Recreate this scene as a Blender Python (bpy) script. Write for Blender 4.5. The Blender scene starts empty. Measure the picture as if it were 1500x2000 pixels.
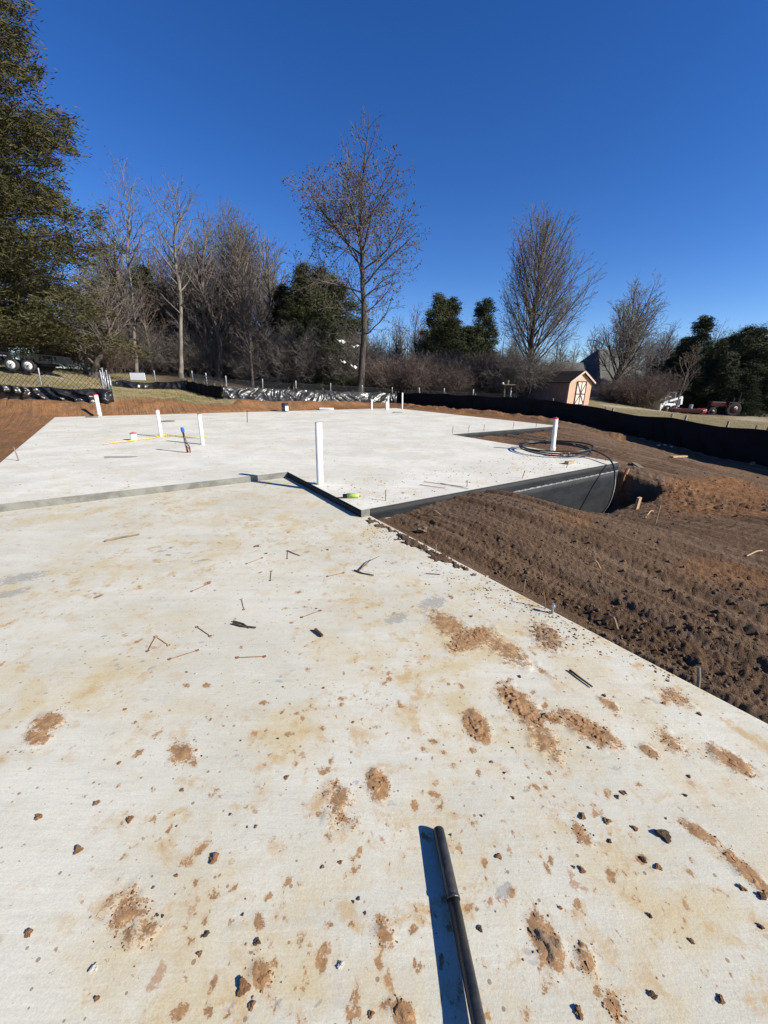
import bpy, math, random
import numpy as np
from mathutils import Matrix, Vector
R = math.radians
random.seed(7); RNG = np.random.default_rng(7)
S = bpy.context.scene; COL = S.collection

# ------------------------------------------------------------------ camera, sky, sun, exposure
F_PX, CX, CY = 770.0, 750.0, 1000.0
PITCH = math.atan(255/770.0); ROLL = R(1.0); EYE = 1.6
cp, sp, cr, sr = math.cos(PITCH), math.sin(PITCH), math.cos(ROLL), math.sin(ROLL)
right0, up0, fwd = Vector((1,0,0)), Vector((0,sp,cp)), Vector((0,cp,-sp))
cr_v = right0*cr + up0*sr; cu_v = up0*cr - right0*sr
cam_data = bpy.data.cameras.new('camera'); cam = bpy.data.objects.new('camera', cam_data); COL.objects.link(cam)
cam.matrix_world = Matrix(((cr_v.x,cu_v.x,-fwd.x,0),(cr_v.y,cu_v.y,-fwd.y,0),(cr_v.z,cu_v.z,-fwd.z,EYE),(0,0,0,1)))
cam_data.sensor_fit = 'VERTICAL'; cam_data.sensor_height = 24; cam_data.lens = F_PX/2000*24
cam_data.clip_start = .05; cam_data.clip_end = 6000
S.camera = cam

SUN_AZ, SUN_EL = R(-23), R(31)          # azimuth counted from +X
world = bpy.data.worlds.new('World'); S.world = world; world.use_nodes = True
wn, wl = world.node_tree.nodes, world.node_tree.links
bg = wn['Background']; sky = wn.new('ShaderNodeTexSky'); sky.sky_type = 'NISHITA'; sky.sun_disc = False
sky.sun_elevation = SUN_EL; sky.sun_rotation = R(90)-SUN_AZ
sky.altitude = 1500; sky.air_density = 1.0; sky.dust_density = 0.0; sky.ozone_density = 4.0
hs = wn.new('ShaderNodeHueSaturation'); hs.inputs['Saturation'].default_value = 1.26; hs.inputs['Hue'].default_value = .514
wl.new(sky.outputs[0], hs.inputs['Color']); wl.new(hs.outputs[0], bg.inputs['Color'])
bg.inputs['Strength'].default_value = .092
sun_d = bpy.data.lights.new('sun', 'SUN'); sun_d.energy = 5.0; sun_d.angle = R(.5); sun_d.color = (1,.94,.83)
sun = bpy.data.objects.new('sun', sun_d); COL.objects.link(sun)
sv = Vector((math.cos(SUN_AZ)*math.cos(SUN_EL), math.sin(SUN_AZ)*math.cos(SUN_EL), math.sin(SUN_EL)))
sun.rotation_euler = sv.to_track_quat('Z','Y').to_euler(); sun.location = (20,-10,20)
S.view_settings.view_transform = 'Standard'; S.view_settings.look = 'None'
S.view_settings.exposure = 0.70; S.view_settings.gamma = 1; S.view_settings.use_curve_mapping = False

# ------------------------------------------------------------------ survey helpers
def ray(px, py):
    x=(px-CX)/F_PX; y=-(py-CY)/F_PX
    xr=cr*x-sr*y; yr=sr*x+cr*y
    return np.array([xr, cp+yr*sp, -sp+yr*cp])
EYEP = np.array([0,0,EYE])
def G(px, py, z=0.0):
    d=ray(px,py); return EYEP + d*((z-EYE)/d[2])
def AT(px, py, Y):
    d=ray(px,py); return EYEP + d*(Y/d[1])
AX = R(34.2)                              # the building's axes
U = np.array([math.cos(AX), math.sin(AX), 0]); V = np.array([-math.sin(AX), math.cos(AX), 0])
def W(a, b, z=0.0): return a*U + b*V + np.array([0,0,z])
def A_plane(px, py, a):
    d=ray(px,py); return EYEP + d*(a/(d@U))

# ------------------------------------------------------------------ noise
def _hash(ix, iy, seed):
    h = (ix.astype(np.int64)*374761393 + iy.astype(np.int64)*668265263 + seed*1442695041) & 0xffffffff
    h = ((h ^ (h>>13))*1274126177) & 0xffffffff
    h = (h ^ (h>>16)) & 0xffffffff
    return h/4294967295.0
def vn(x, y, seed=0):
    x=np.asarray(x,float); y=np.asarray(y,float)
    ix=np.floor(x); iy=np.floor(y); fx=x-ix; fy=y-iy
    fx=fx*fx*(3-2*fx); fy=fy*fy*(3-2*fy)
    a=_hash(ix,iy,seed); b=_hash(ix+1,iy,seed); c=_hash(ix,iy+1,seed); d=_hash(ix+1,iy+1,seed)
    return (a*(1-fx)+b*fx)*(1-fy)+(c*(1-fx)+d*fx)*fy
def fbm(x, y, o=4, seed=0):
    s=0; a=.5; t=0
    for k in range(o):
        s=s+a*vn(x*2**k+k*17.3, y*2**k-k*9.1, seed+k); t+=a; a*=.5
    return s/t
def sm(e0, e1, x): 
    t=np.clip((x-e0)/(e1-e0),0,1); return t*t*(3-2*t)

# ------------------------------------------------------------------ object helpers
def mesh_np(name, v, f, mat=None, parent=None, smooth=False, link=True):
    v=np.asarray(v,np.float32).reshape(-1,3)
    me=bpy.data.meshes.new(name); me.vertices.add(len(v)); me.vertices.foreach_set('co', v.ravel())
    if not isinstance(f, list): f=[f]
    f=[np.asarray(q,np.int32) for q in f if len(q)]
    tot=sum(q.size for q in f); cnt=sum(len(q) for q in f)
    me.loops.add(tot); me.polygons.add(cnt)
    me.loops.foreach_set('vertex_index', np.concatenate([q.ravel() for q in f]))
    sizes=np.concatenate([np.full(len(q),q.shape[1]) for q in f])
    st=np.concatenate([[0],np.cumsum(sizes)[:-1]]).astype(np.int32)
    me.polygons.foreach_set('loop_start', st)
    me.update(calc_edges=True); me.validate()
    if smooth: me.polygons.foreach_set('use_smooth', np.ones(len(me.polygons),bool))
    if mat: me.materials.append(mat)
    o=bpy.data.objects.new(name, me)
    if link: COL.objects.link(o)
    if parent: o.parent=parent
    return o
class MB:
    """collects shapes into one mesh"""
    def __init__(s): s.v=[]; s.f=[]
    def add(s, vs, fs):
        n=len(s.v); s.v+= [tuple(map(float,p)) for p in vs]; s.f+=[tuple(i+n for i in q) for q in fs]
    def box(s, c, d, rz=0, M=None):
        c=Vector(c); h=Vector(d)/2; m=M if M else Matrix.Rotation(rz,3,'Z')
        vs=[c+m@Vector((x*h.x,y*h.y,z*h.z)) for x in(-1,1) for y in(-1,1) for z in(-1,1)]
        s.add(vs,[(0,1,3,2),(4,6,7,5),(0,4,5,1),(2,3,7,6),(0,2,6,4),(1,5,7,3)])
    def bar(s, p, q, w, h, up=(0,0,1)):
        p=Vector(p);q=Vector(q);d=(q-p);L=d.length;d.normalize();u=Vector(up)
        x=d.cross(u); 
        if x.length<1e-4: x=d.cross(Vector((1,0,0)))
        x.normalize(); z=x.cross(d)
        m=Matrix((x,d,z)).transposed(); s.box((p+q)/2,(w,L,h),M=m)
    def tube(s, pts, r, n=10, cap=True):
        pts=[Vector(p) for p in pts]; k=len(pts); rs=r if hasattr(r,'__len__') else [r]*k
        ref=None; vs=[]; fs=[]
        for i,p in enumerate(pts):
            d=(pts[min(i+1,k-1)]-pts[max(i-1,0)]).normalized()
            if ref is None: ref=d.orthogonal().normalized()
            x=(ref-d*ref.dot(d)).normalized(); ref=x; y=d.cross(x)
            for j in range(n):
                a=2*math.pi*j/n; vs.append(p+(x*math.cos(a)+y*math.sin(a))*rs[i])
        for i in range(k-1):
            for j in range(n): fs.append((i*n+j,i*n+(j+1)%n,(i+1)*n+(j+1)%n,(i+1)*n+j))
        if cap: fs.append(tuple(range(n-1,-1,-1))); fs.append(tuple(range((k-1)*n,k*n)))
        s.add(vs,fs)
    def prism(s, poly, z0, z1):
        n=len(poly); vs=[(p[0],p[1],z0) for p in poly]+[(p[0],p[1],z1) for p in poly]
        s.add(vs,[tuple(range(n-1,-1,-1)),tuple(range(n,2*n))]+[(i,(i+1)%n,n+(i+1)%n,n+i) for i in range(n)])
    def build(s, name, mat, parent=None, smooth=False, bevel=0):
        me=bpy.data.meshes.new(name); me.from_pydata(s.v,[],s.f); me.update()
        if smooth:
            me.polygons.foreach_set('use_smooth',[len(p.vertices)<=4 for p in me.polygons])
        if mat: me.materials.append(mat)
        o=bpy.data.objects.new(name,me); COL.objects.link(o)
        if parent: o.parent=parent
        if bevel:
            b=o.modifiers.new('bevel','BEVEL'); b.width=bevel; b.segments=2; b.limit_method='ANGLE'
        return o
def tag(o, label=None, cat=None, group=None, kind=None):
    if label: o['label']=label
    if cat: o['category']=cat
    if group: o['group']=group
    if kind: o['kind']=kind
    return o
def empty(name, loc=(0,0,0), rz=0):
    o=bpy.data.objects.new(name,None); COL.objects.link(o); o.location=tuple(map(float,loc)); o.rotation_euler=(0,0,rz); o.empty_display_size=.2
    return o
def copy_tree(o, parent=None):
    c=o.copy(); COL.objects.link(c)
    if parent: c.parent=parent
    for ch in list(o.children): copy_tree(ch,c)
    return c

# ------------------------------------------------------------------ materials
def newmat(name):
    m=bpy.data.materials.new(name); m.use_nodes=True; nt=m.node_tree; return m, nt, nt.nodes['Principled BSDF']
def N(nt, t, **k):
    n=nt.nodes.new(t)
    for a,b in k.items(): setattr(n,a,b)
    return n
def noise(nt, vec, scale, detail=4, rough=.55, dist=0):
    n=N(nt,'ShaderNodeTexNoise'); n.inputs['Scale'].default_value=scale; n.inputs['Detail'].default_value=detail
    n.inputs['Roughness'].default_value=rough; n.inputs['Distortion'].default_value=dist
    nt.links.new(vec,n.inputs['Vector']); return n.outputs['Fac']
def ramp(nt, fac, a, b, lo=0.0, hi=1.0):
    n=N(nt,'ShaderNodeMapRange'); n.inputs['From Min'].default_value=a; n.inputs['From Max'].default_value=b
    n.inputs['To Min'].default_value=lo; n.inputs['To Max'].default_value=hi; n.clamp=True; n.interpolation_type='SMOOTHSTEP'
    nt.links.new(fac,n.inputs['Value']); return n.outputs[0]
def mixc(nt, fac, a, b, mode='MIX'):
    n=N(nt,'ShaderNodeMix',data_type='RGBA',blend_type=mode)
    for s,x in ((0,fac),(6,a),(7,b)):
        if isinstance(x,(tuple,list)): n.inputs[s].default_value=(*x,1) if len(x)==3 else x
        elif isinstance(x,(int,float)): n.inputs[s].default_value=x
        else: nt.links.new(x,n.inputs[s])
    return n.outputs[2]
def math_(nt, op, a, b=0.0):
    n=N(nt,'ShaderNodeMath',operation=op)
    for s,x in ((0,a),(1,b)):
        if isinstance(x,(int,float)): n.inputs[s].default_value=x
        else: nt.links.new(x,n.inputs[s])
    return n.outputs[0]
def bump(nt, bs, h, strength=.3, dist=.01, prev=None):
    n=N(nt,'ShaderNodeBump'); n.inputs['Strength'].default_value=strength; n.inputs['Distance'].default_value=dist
    nt.links.new(h,n.inputs['Height'])
    if prev: nt.links.new(prev,n.inputs['Normal'])
    nt.links.new(n.outputs[0],bs.inputs['Normal']); return n.outputs[0]
def objco(nt): return N(nt,'ShaderNodeTexCoord').outputs['Object']
def mapping(nt, v, rz=0, sc=(1,1,1)):
    m=N(nt,'ShaderNodeMapping'); m.inputs['Rotation'].default_value=(0,0,rz); m.inputs['Scale'].default_value=sc
    nt.links.new(v,m.inputs['Vector']); return m.outputs[0]
def plain(name, c1, c2=None, scale=8, rough=.7, bs_=0.0, bscale=60, metal=0, spec=.4, sc=(1,1,1)):
    m,nt,b=newmat(name); co=mapping(nt,objco(nt),0,sc)
    if c2 is None: c2=tuple(x*.75 for x in c1)
    f=ramp(nt,noise(nt,co,scale,6),.35,.65)
    nt.links.new(mixc(nt,f,c1,c2),b.inputs['Base Color'])
    b.inputs['Roughness'].default_value=rough; b.inputs['Metallic'].default_value=metal
    b.inputs['Specular IOR Level'].default_value=spec
    if bs_: bump(nt,b,noise(nt,co,bscale,5),bs_,.01)
    return m

def concrete(name, c1, c2, tan_amt, spot_amt, seed, mud=False):
    m,nt,b=newmat(name); co=objco(nt)
    off=N(nt,'ShaderNodeVectorMath',operation='ADD'); off.inputs[1].default_value=(seed*3.1,seed*7.7,0); nt.links.new(co,off.inputs[0]); co=off.outputs[0]
    col=mixc(nt,ramp(nt,noise(nt,co,.9,6,.6),.38,.62),c1,c2)
    col=mixc(nt,ramp(nt,noise(nt,mapping(nt,co,-AX,(1,4,1)),1.6,8,.65),.45,.75,0,.5),col,tuple(x*.86 for x in c2))
    st_=noise(nt,mapping(nt,co,-AX+.35,(1.2,9,1)),1.5,7,.7)
    col=mixc(nt,ramp(nt,st_,.50,.72,0,.45),col,tuple(x*.80 for x in c2)); col=mixc(nt,ramp(nt,st_,.30,.42,.35,0),col,tuple(min(.72,x*1.12) for x in c1))
    # tan veil of washed-out clay
    zone=ramp(nt,noise(nt,co,.75,4,.6),.34,.58,.12,1)
    veil=math_(nt,'MULTIPLY',ramp(nt,noise(nt,co,2.2,10,.68,.4),.44,.66,0,tan_amt),zone)
    col=mixc(nt,veil,col,(.50,.405,.225))
    col=mixc(nt,math_(nt,'MULTIPLY',ramp(nt,noise(nt,co,7.5,9,.72,.3),.51,.66,0,tan_amt),zone),col,(.46,.315,.145))
    # orange and brown spots of dropped soil
    sp_=math_(nt,'MULTIPLY',ramp(nt,noise(nt,co,11,7,.7),.605,.665,0,spot_amt),zone)
    col=mixc(nt,sp_,col,(.33,.155,.06))
    sp2=ramp(nt,noise(nt,co,34,6,.7),.640,.675,0,spot_amt*.9)
    col=mixc(nt,sp2,col,(.27,.15,.08))
    vo=N(nt,'ShaderNodeTexVoronoi'); vo.inputs['Scale'].default_value=38; vo.inputs['Randomness'].default_value=1; nt.links.new(co,vo.inputs['Vector'])
    sc_=N(nt,'ShaderNodeSeparateColor'); nt.links.new(vo.outputs['Color'],sc_.inputs[0])
    dot=math_(nt,'MULTIPLY',ramp(nt,vo.outputs['Distance'],.30,.16,0,1) if False else math_(nt,'LESS_THAN',vo.outputs['Distance'],math_(nt,'MULTIPLY',sc_.outputs[1],.26)),math_(nt,'GREATER_THAN',sc_.outputs[0],.80))
    col=mixc(nt,math_(nt,'MULTIPLY',dot,spot_amt*.85),col,mixc(nt,sc_.outputs[2],(.16,.105,.065),(.38,.20,.09)))
    # grey damp splashes
    dm=ramp(nt,noise(nt,mapping(nt,co,.8,(1,1.6,1)),6.5,3,.5),.70,.72,0,spot_amt*.55)
    col=mixc(nt,dm,col,(.27,.27,.255))
    if mud:
        at=N(nt,'ShaderNodeAttribute'); at.attribute_name='mud'; f=at.outputs['Fac']
        g=math_(nt,'MULTIPLY',math_(nt,'SUBTRACT',noise(nt,co,28,6,.75),.5),1.5); g2=math_(nt,'MULTIPLY',math_(nt,'SUBTRACT',noise(nt,co,120,4,.7),.5),.9)
        on=ramp(nt,f,.02,.12)
        halo=math_(nt,'MULTIPLY',ramp(nt,math_(nt,'ADD',f,math_(nt,'MULTIPLY',math_(nt,'SUBTRACT',noise(nt,co,14,7,.75),.5),1.3)),.2,.7,0,.45),on)
        col=mixc(nt,halo,col,(.44,.30,.16))
        core=math_(nt,'MULTIPLY',ramp(nt,math_(nt,'ADD',math_(nt,'ADD',f,g),g2),.52,.62,0,.95),on)
        mc=mixc(nt,ramp(nt,noise(nt,co,45,5,.7),.38,.62),(.36,.205,.09),(.24,.135,.065))
        col=mixc(nt,core,col,mc)
        at2=N(nt,'ShaderNodeAttribute'); at2.attribute_name='damp'
        col=mixc(nt,ramp(nt,math_(nt,'ADD',at2.outputs['Fac'],math_(nt,'MULTIPLY',math_(nt,'SUBTRACT',noise(nt,co,30,6,.75),.5),1.8)),.5,.62,0,.65),col,(.27,.265,.25))
    fine=ramp(nt,noise(nt,co,190,4,.7),.25,.75,.88,1.08)
    mul=N(nt,'ShaderNodeVectorMath',operation='SCALE'); nt.links.new(col,mul.inputs[0]); nt.links.new(fine,mul.inputs['Scale'])
    nt.links.new(mul.outputs[0],b.inputs['Base Color']); b.inputs['Roughness'].default_value=.82; b.inputs['Specular IOR Level'].default_value=.25
    t1=noise(nt,mapping(nt,co,.5,(9,70,1)),1,3,.5,.25); t2=noise(nt,mapping(nt,co,2.0,(8,60,1)),1,3,.5,.3)
    zz=ramp(nt,noise(nt,co,1.1,2),.45,.55)
    tm=N(nt,'ShaderNodeMix',data_type='FLOAT'); nt.links.new(zz,tm.inputs[0]); nt.links.new(t1,tm.inputs[2]); nt.links.new(t2,tm.inputs[3])
    n1=bump(nt,b,tm.outputs[0],.28,.005)
    n2=bump(nt,b,noise(nt,co,22,6,.65),.22,.006,n1); bump(nt,b,noise(nt,co,130,4,.7),.25,.003,n2)
    return m
M={}
M['near']=concrete('tracked_concrete',(.580,.560,.470),(.515,.492,.402),.85,.85,1,True)
M['far']=concrete('pale_concrete',(.68,.665,.585),(.585,.57,.495),.35,.62,5)
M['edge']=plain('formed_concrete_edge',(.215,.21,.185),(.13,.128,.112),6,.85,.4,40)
M['ledge']=plain('ledge_concrete',(.26,.26,.25),(.10,.10,.1),25,.85,.5,50)
M['tar']=plain('black_wall_coating',(.008,.009,.011),(.016,.018,.020),3,.65,.5,14,spec=.25,sc=(1,1,2.2))
M['pvc']=plain('white_pvc',(.80,.79,.75),(.70,.66,.57),14,.35,.08,30,sc=(1,1,.35))
M['pink']=plain('pink_cap',(.62,.09,.13),None,10,.5)
M['blue']=plain('blue_plastic',(.03,.13,.50),(.02,.08,.35),10,.4)
M['blackpipe']=plain('black_poly_pipe',(.012,.012,.014),(.022,.022,.024),10,.38,.1,30)
M['steelpole']=plain('worn_black_steel',(.010,.010,.011),(.035,.033,.03),14,.36,.25,60,spec=.6)
M['yellow']=plain('yellow_tape',(.72,.56,.02),(.6,.42,.02),20,.45)
M['rust']=plain('rusty_wire',(.26,.12,.05),(.15,.07,.035),30,.8)
M['wood']=plain('raw_timber',(.42,.29,.16),(.30,.20,.11),6,.8,.3,40,sc=(1,1,.2))
M['greywood']=plain('weathered_timber',(.22,.19,.155),(.13,.11,.09),8,.85,.3,40)
M['twig']=plain('dry_twig',(.10,.065,.045),(.05,.035,.027),20,.9)
M['stone']=plain('pale_stone',(.55,.52,.47),(.40,.37,.33),25,.8,.4,40)
M['brownstone']=plain('muddy_stone',(.20,.14,.09),(.11,.075,.05),15,.9,.6,40)
M['clod']=plain('dry_orange_clod',(.34,.18,.08),(.22,.11,.05),30,.95,.7,60)
M['darkclod']=plain('dark_soil_clod',(.135,.085,.052),(.075,.048,.03),20,.95,.7,50)
M['gravel']=plain('white_gravel',(.62,.61,.58),(.45,.44,.42),30,.8,.3,50)
M['bark']=plain('dark_bark',(.085,.068,.055),(.045,.037,.03),6,.95,.8,25,sc=(1,1,.25))
M['palebark']=plain('pale_grey_bark',(.235,.205,.17),(.12,.10,.085),3,.9,.6,25,sc=(1,1,.4))
M['greybark']=plain('grey_brown_bark',(.155,.125,.105),(.085,.070,.06),3,.95,.6,25,sc=(1,1,.3))
M['twigs']=plain('fine_grey_twigs',(.165,.145,.125),(.115,.100,.086),2,.95)
M['redtwigs']=plain('reddish_brown_twigs',(.150,.112,.092),(.095,.070,.058),1.2,.95)
M['tantwigs']=plain('tan_twigs',(.17,.125,.085),(.10,.07,.05),1.2,.95)
M['balls']=plain('dry_seed_balls',(.07,.035,.022),(.045,.026,.02),4,.95)
def foliage(name, cols, sc=1.3):
    m,nt,b=newmat(name); co=objco(nt)
    c=mixc(nt,ramp(nt,noise(nt,co,sc,5,.6),.36,.62),cols[0],cols[1])
    c=mixc(nt,ramp(nt,noise(nt,co,sc*7,4,.6),.52,.66,0,.7),c,cols[2])
    nt.links.new(c,b.inputs['Base Color']); b.inputs['Roughness'].default_value=.75; b.inputs['Specular IOR Level'].default_value=.25
    return m
M['cedar']=foliage('olive_cedar_foliage',((.075,.068,.024),(.048,.048,.019),(.125,.098,.042)),.8)
M['pine']=foliage('dark_green_foliage',((.062,.068,.026),(.042,.050,.020),(.105,.095,.04)),.8)
M['deep']=foliage('deep_green_foliage',((.045,.054,.022),(.032,.040,.017),(.075,.072,.032)),.9)
def plastic():
    m,nt,b=newmat('glossy_black_sheeting'); co=objco(nt)
    nt.links.new(mixc(nt,ramp(nt,noise(nt,co,3,5),.4,.7),(.011,.011,.013),(.035,.033,.032)),b.inputs['Base Color'])
    b.inputs['Roughness'].default_value=.31; b.inputs['Specular IOR Level'].default_value=.48
    n=bump(nt,b,noise(nt,mapping(nt,co,0,(1,1,2)),3.5,3,.5,.8),.3,.05); bump(nt,b,noise(nt,co,22,2,.5,1),.12,.01,n)
    return m
M['plastic']=plastic()
M['fabric']=plain('black_silt_fabric',(.004,.0045,.006),(.007,.008,.010),2,.7,.3,20,spec=.15)
M['galv']=plain('galvanised_steel',(.42,.43,.44),(.30,.31,.32),10,.45,0,metal=.6)
M['wire']=plain('dull_chain_wire',(.055,.055,.055),(.035,.035,.035),10,.5,metal=.3)
M['board']=plain('white_board',(.80,.80,.79),(.74,.74,.73),2,.5)
M['black']=plain('black_paint',(.012,.012,.013),(.02,.02,.02),4,.4)
M['tyre']=plain('tyre_rubber',(.018,.018,.018),(.03,.028,.026),8,.85)
M['whitepaint']=plain('white_paint',(.78,.78,.75),(.6,.59,.55),6,.4)
M['redpaint']=plain('dark_red_paint',(.07,.008,.011),(.045,.006,.008),5,.4)
M['redlight']=plain('bright_red_paint',(.60,.06,.035),(.45,.04,.03),5,.4)
M['peach']=plain('peach_siding',(.60,.37,.25),(.52,.32,.21),1.5,.7,.1,20)
M['shadeside']=plain('shaded_peach_siding',(.20,.13,.108),(.165,.105,.088),1.5,.75,.1,20)  # shaded copy of the peach siding, darkness put into the colour
M['trim']=plain('pale_trim',(.62,.45,.37),None,4,.6)
M['xtrim']=plain('dark_brown_trim',(.075,.045,.035),None,4,.6)
M['doorpanel']=plain('cream_door_panel',(.74,.62,.52),(.66,.54,.45),3,.6)
M['shingle']=plain('brown_black_shingles',(.045,.034,.026),(.025,.020,.016),9,.9,.6,30)
M['greyroof']=plain('grey_green_shingles',(.085,.084,.074),(.062,.062,.056),4,.9,.5,20)
M['siding']=plain('pale_house_wall',(.45,.43,.40),None,2,.8)
M['glass']=plain('dark_window_glass',(.02,.025,.03),None,2,.1,spec=.8)
M['lime']=plain('lime_plastic',(.38,.52,.12),(.30,.40,.09),30,.4)
M['bricktan']=plain('tan_brick',(.40,.30,.17),(.28,.2,.12),40,.85,.4,80)
M['tarp']=plain('dull_grey_tarp',(.33,.34,.36),(.20,.21,.23),6,.4)
M['redplastic']=plain('red_plastic_wrap',(.65,.15,.13),(.7,.4,.36),30,.4)
M['grassb']=plain('dormant_grass_blades',(.33,.26,.13),(.19,.17,.07),1.5,.85)

# ------------------------------------------------------------------ terrain height field
FA=16.6
ftop=[(775,767),(850,768),(905,771),(960,774),(1000,776),(1060,780),(1108,786),(1146,791),(1192,802),(1240,808),(1340,820),(1420,833),(1500,840)]
RF=[]
for px,py in ftop:
    P=A_plane(px,py,FA); hgt=.86+.22*float(sm(1180,1500,px)); RF.append((P[0],P[1],P[2]-hgt,P[2]))
ext=W(FA,-2.0,0); RF.append((ext[0],ext[1],-.98,.13))
LA=[(-70,752,783,16.8),(0,751,782,17.0),(60,752,781,17.2),(120,757,783,17.4),(170,760,787,17.5),(205,758,789,17.5),(224,758,788,17.7)]
LB=[(216,757,784,18.6),(216,748,768,21.5),(230,742,762,24.5),(300,746,761,25.3),(365,743,763,25.0)]
LC=[(365,743,763,25.0),(385,746,768,23.5),(410,752,776,21.9),(438,754,781,21.0)]
LD=[(438,755,780,21.0),(500,758,783,22.0),(578,760,785,23.8)]
LE=[(578,759,784,23.8),(640,762,786,25.6),(700,766,787,27.0),(775,767,790,29.0)]
def path(lst): 
    r=[]
    for px,t,b_,Y in lst:
        T=AT(px,t,Y); B=AT(px,b_,Y); r.append((B[0],B[1],B[2],T[2]))
    return r
PA,PB,PC,PD,PE=map(path,(LA,LB,LC,LD,LE))
cps=[]
for P in PA+PB[2:]+PC+PD+PE: cps.append((P[0],P[1],P[2]))
for P in RF: cps.append((P[0],P[1],P[2]))
for a,b,z in [(2.6,-6,-.14),(2.6,-3,-.14),(2.6,0,-.12),(2.6,2,-.07),(2.62,3.2,-.04),(3.0,3.7,-.05),(3.4,3.7,-.02),(3.9,3.6,.05),(4.5,3.6,.05),(5.0,3.6,-.06),(5.3,3.7,-.24),(5.6,3.6,-.42),(7,3.6,-.46),(8,3.6,-.40),
    (5,2.6,-.04),(4.3,2.9,.09),(4,1,-.08),(6,1,-.16),(6.3,2.6,-.30),(8,1.8,-.34),(9.4,3,-.36),(9.2,4.4,-.16),(10,0,-.40),(7,-3,-.3),(10,4.5,-.28),(9,6,-.12),(9,8.5,-.08),(12,8.5,-.10),(12,5,-.25),(13,2,-.60),(15.6,3,-.86),(14.6,3.2,-.80),(15.4,4.9,-.72),(15.3,5.8,-.58),(15.4,7.2,-.38),(14.5,1,-.95),(14,5,-.38),
    (14.6,8,-.12),(14.7,12,-.0),(14.6,19,.03),(8,20.5,.05),(0,20.5,.05),(-2.3,19.5,.03),(-2.3,14,-.02),(-2.5,9.5,-.03),(-7,9.5,.0),(-9,14,.1),(0,4,-.2),(4,14,-.1),(-6,3,-.1),(-6,-6,-.1),(10,-8,-.6)]:
    P=W(a,b,z); cps.append(tuple(P))
for px,py,Y in [(45,724,21),(-60,716,21),(120,730,23),(200,741,27),(268,730,34),(352,738,32),(60,716,34),(450,744,42),(610,752,40),(703,768,32),(500,764,32),(600,768,32),(650,768,33),(850,772,40),
    (1033,777,33),(1112,793,30),(1200,783,40),(1290,806,38),(1380,813,34),(1500,836,24),(1500,817,36),(1600,840,30)]:
    cps.append(tuple(AT(px,py,Y)))
for ang,z in [(20,-.5),(50,0),(75,.5),(100,1.),(130,1.6),(160,1.5)]: cps.append((70*math.cos(R(ang)),70*math.sin(R(ang)),z))
CP=np.array(cps)
def _tps(r2): return .5*r2*np.log(r2+1e-9)
_n=len(CP); _d2=((CP[:,None,:2]-CP[None,:,:2])**2).sum(-1)
_K=_tps(_d2)+np.eye(_n)*.002; _P=np.c_[np.ones(_n),CP[:,:2]]
_w=np.linalg.solve(np.block([[_K,_P],[_P.T,np.zeros((3,3))]]),np.r_[CP[:,2],0,0,0])
def base(x,y):
    x=np.asarray(x,float); y=np.asarray(y,float); sh=x.shape; x=x.ravel(); y=y.ravel(); out=np.empty_like(x)
    for i in range(0,len(x),40000):
        X=x[i:i+40000]; Y=y[i:i+40000]
        r2=(X[:,None]-CP[None,:,0])**2+(Y[:,None]-CP[None,:,1])**2
        out[i:i+40000]=_tps(r2)@_w[:_n]+_w[_n]+_w[_n+1]*X+_w[_n+2]*Y
    r=np.hypot(x,y); k=sm(48,75,r); out=np.clip(out,-1.5,4)*(1-k)+k*(.4-.9*np.clip(x/ np.maximum(r,1),-1,1)); 
    k2=sm(6,14,-y); out=out*(1-k2)-.3*k2
    return out.reshape(sh)
# polygon of the cleared building site, inside the silt fences
site=[P[:2] for P in PA]+[P[:2] for P in PC[2:]+PD+PE[:-1]]+[P[:2] for P in RF]+[(14,-10),(-30,-10),(-30,8)]
site=np.array(site)
def inpoly(x,y,poly):
    c=np.zeros(x.shape,bool); n=len(poly); j=n-1
    for i in range(n):
        xi,yi=poly[i]; xj,yj=poly[j]
        c^=((yi>y)!=(yj>y))&(x<(xj-xi)*(y-yi)/(yj-yi+1e-12)+xi); j=i
    return c
def sdist(x,y,poly):
    """distance to outline"""
    d=np.full(x.shape,1e9); n=len(poly)
    for i in range(n):
        a=poly[i]; b=poly[(i+1)%n]; ab=b-a; t=np.clip(((x-a[0])*ab[0]+(y-a[1])*ab[1])/(ab@ab),0,1)
        d=np.minimum(d,np.hypot(x-a[0]-t*ab[0],y-a[1]-t*ab[1]))
    return d
HS=[(-1.8,19.75),(14.1,19.75),(14.1,8.95),(8.5,8.95),(8.5,3.95),(2.35,3.95),(2.35,6.42),(-9,6.42),(-9,8.9),(-1.8,8.9)]
GS=[(-9,-9),(2.48,-9),(2.48,4.2),(2.48,6.5),(-9,6.5)]
def on_slab(a,b,m=.04):
    s1=(a>-1.8+m)&(a<14.1-m)&(b>8.8)&(b<19.75-m)&~((a>8.5-m)&(b<8.95+m))
    s2=(a>-9+m)&(a<8.5-m)&(b>3.95+m)&(b<9.2)&~((a>8.5-m))&~((b>8.9-m)&(a<-1.8+m))
    s3=(a>-9+m)&(a<2.48-m)&(b>-9+m)&(b<6.5)
    return s1|s2|s3
def fields(x,y):
    a=x*U[0]+y*U[1]; b=x*V[0]+y*V[1]
    ins=inpoly(x,y,site).astype(float); dd=sdist(x,y,site)
    soil=np.where(ins>0,1,0)*1.0
    soil=np.maximum(soil,sm(.5,.0,dd))
    # grass tongue left of the far fence
    g=np.exp(-(((x+11.5)/5.5)**2+((y-20.8)/1.7)**2)); n=fbm(x*.8,y*.8,4,3)
    grass=np.clip(sm(.32,.62,g+.5*(n-.5))*1.0,0,1)*(y>18)*(x<-7.5)
    soil=soil*(1-.85*grass)
    return a,b,soil,grass,dd
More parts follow.
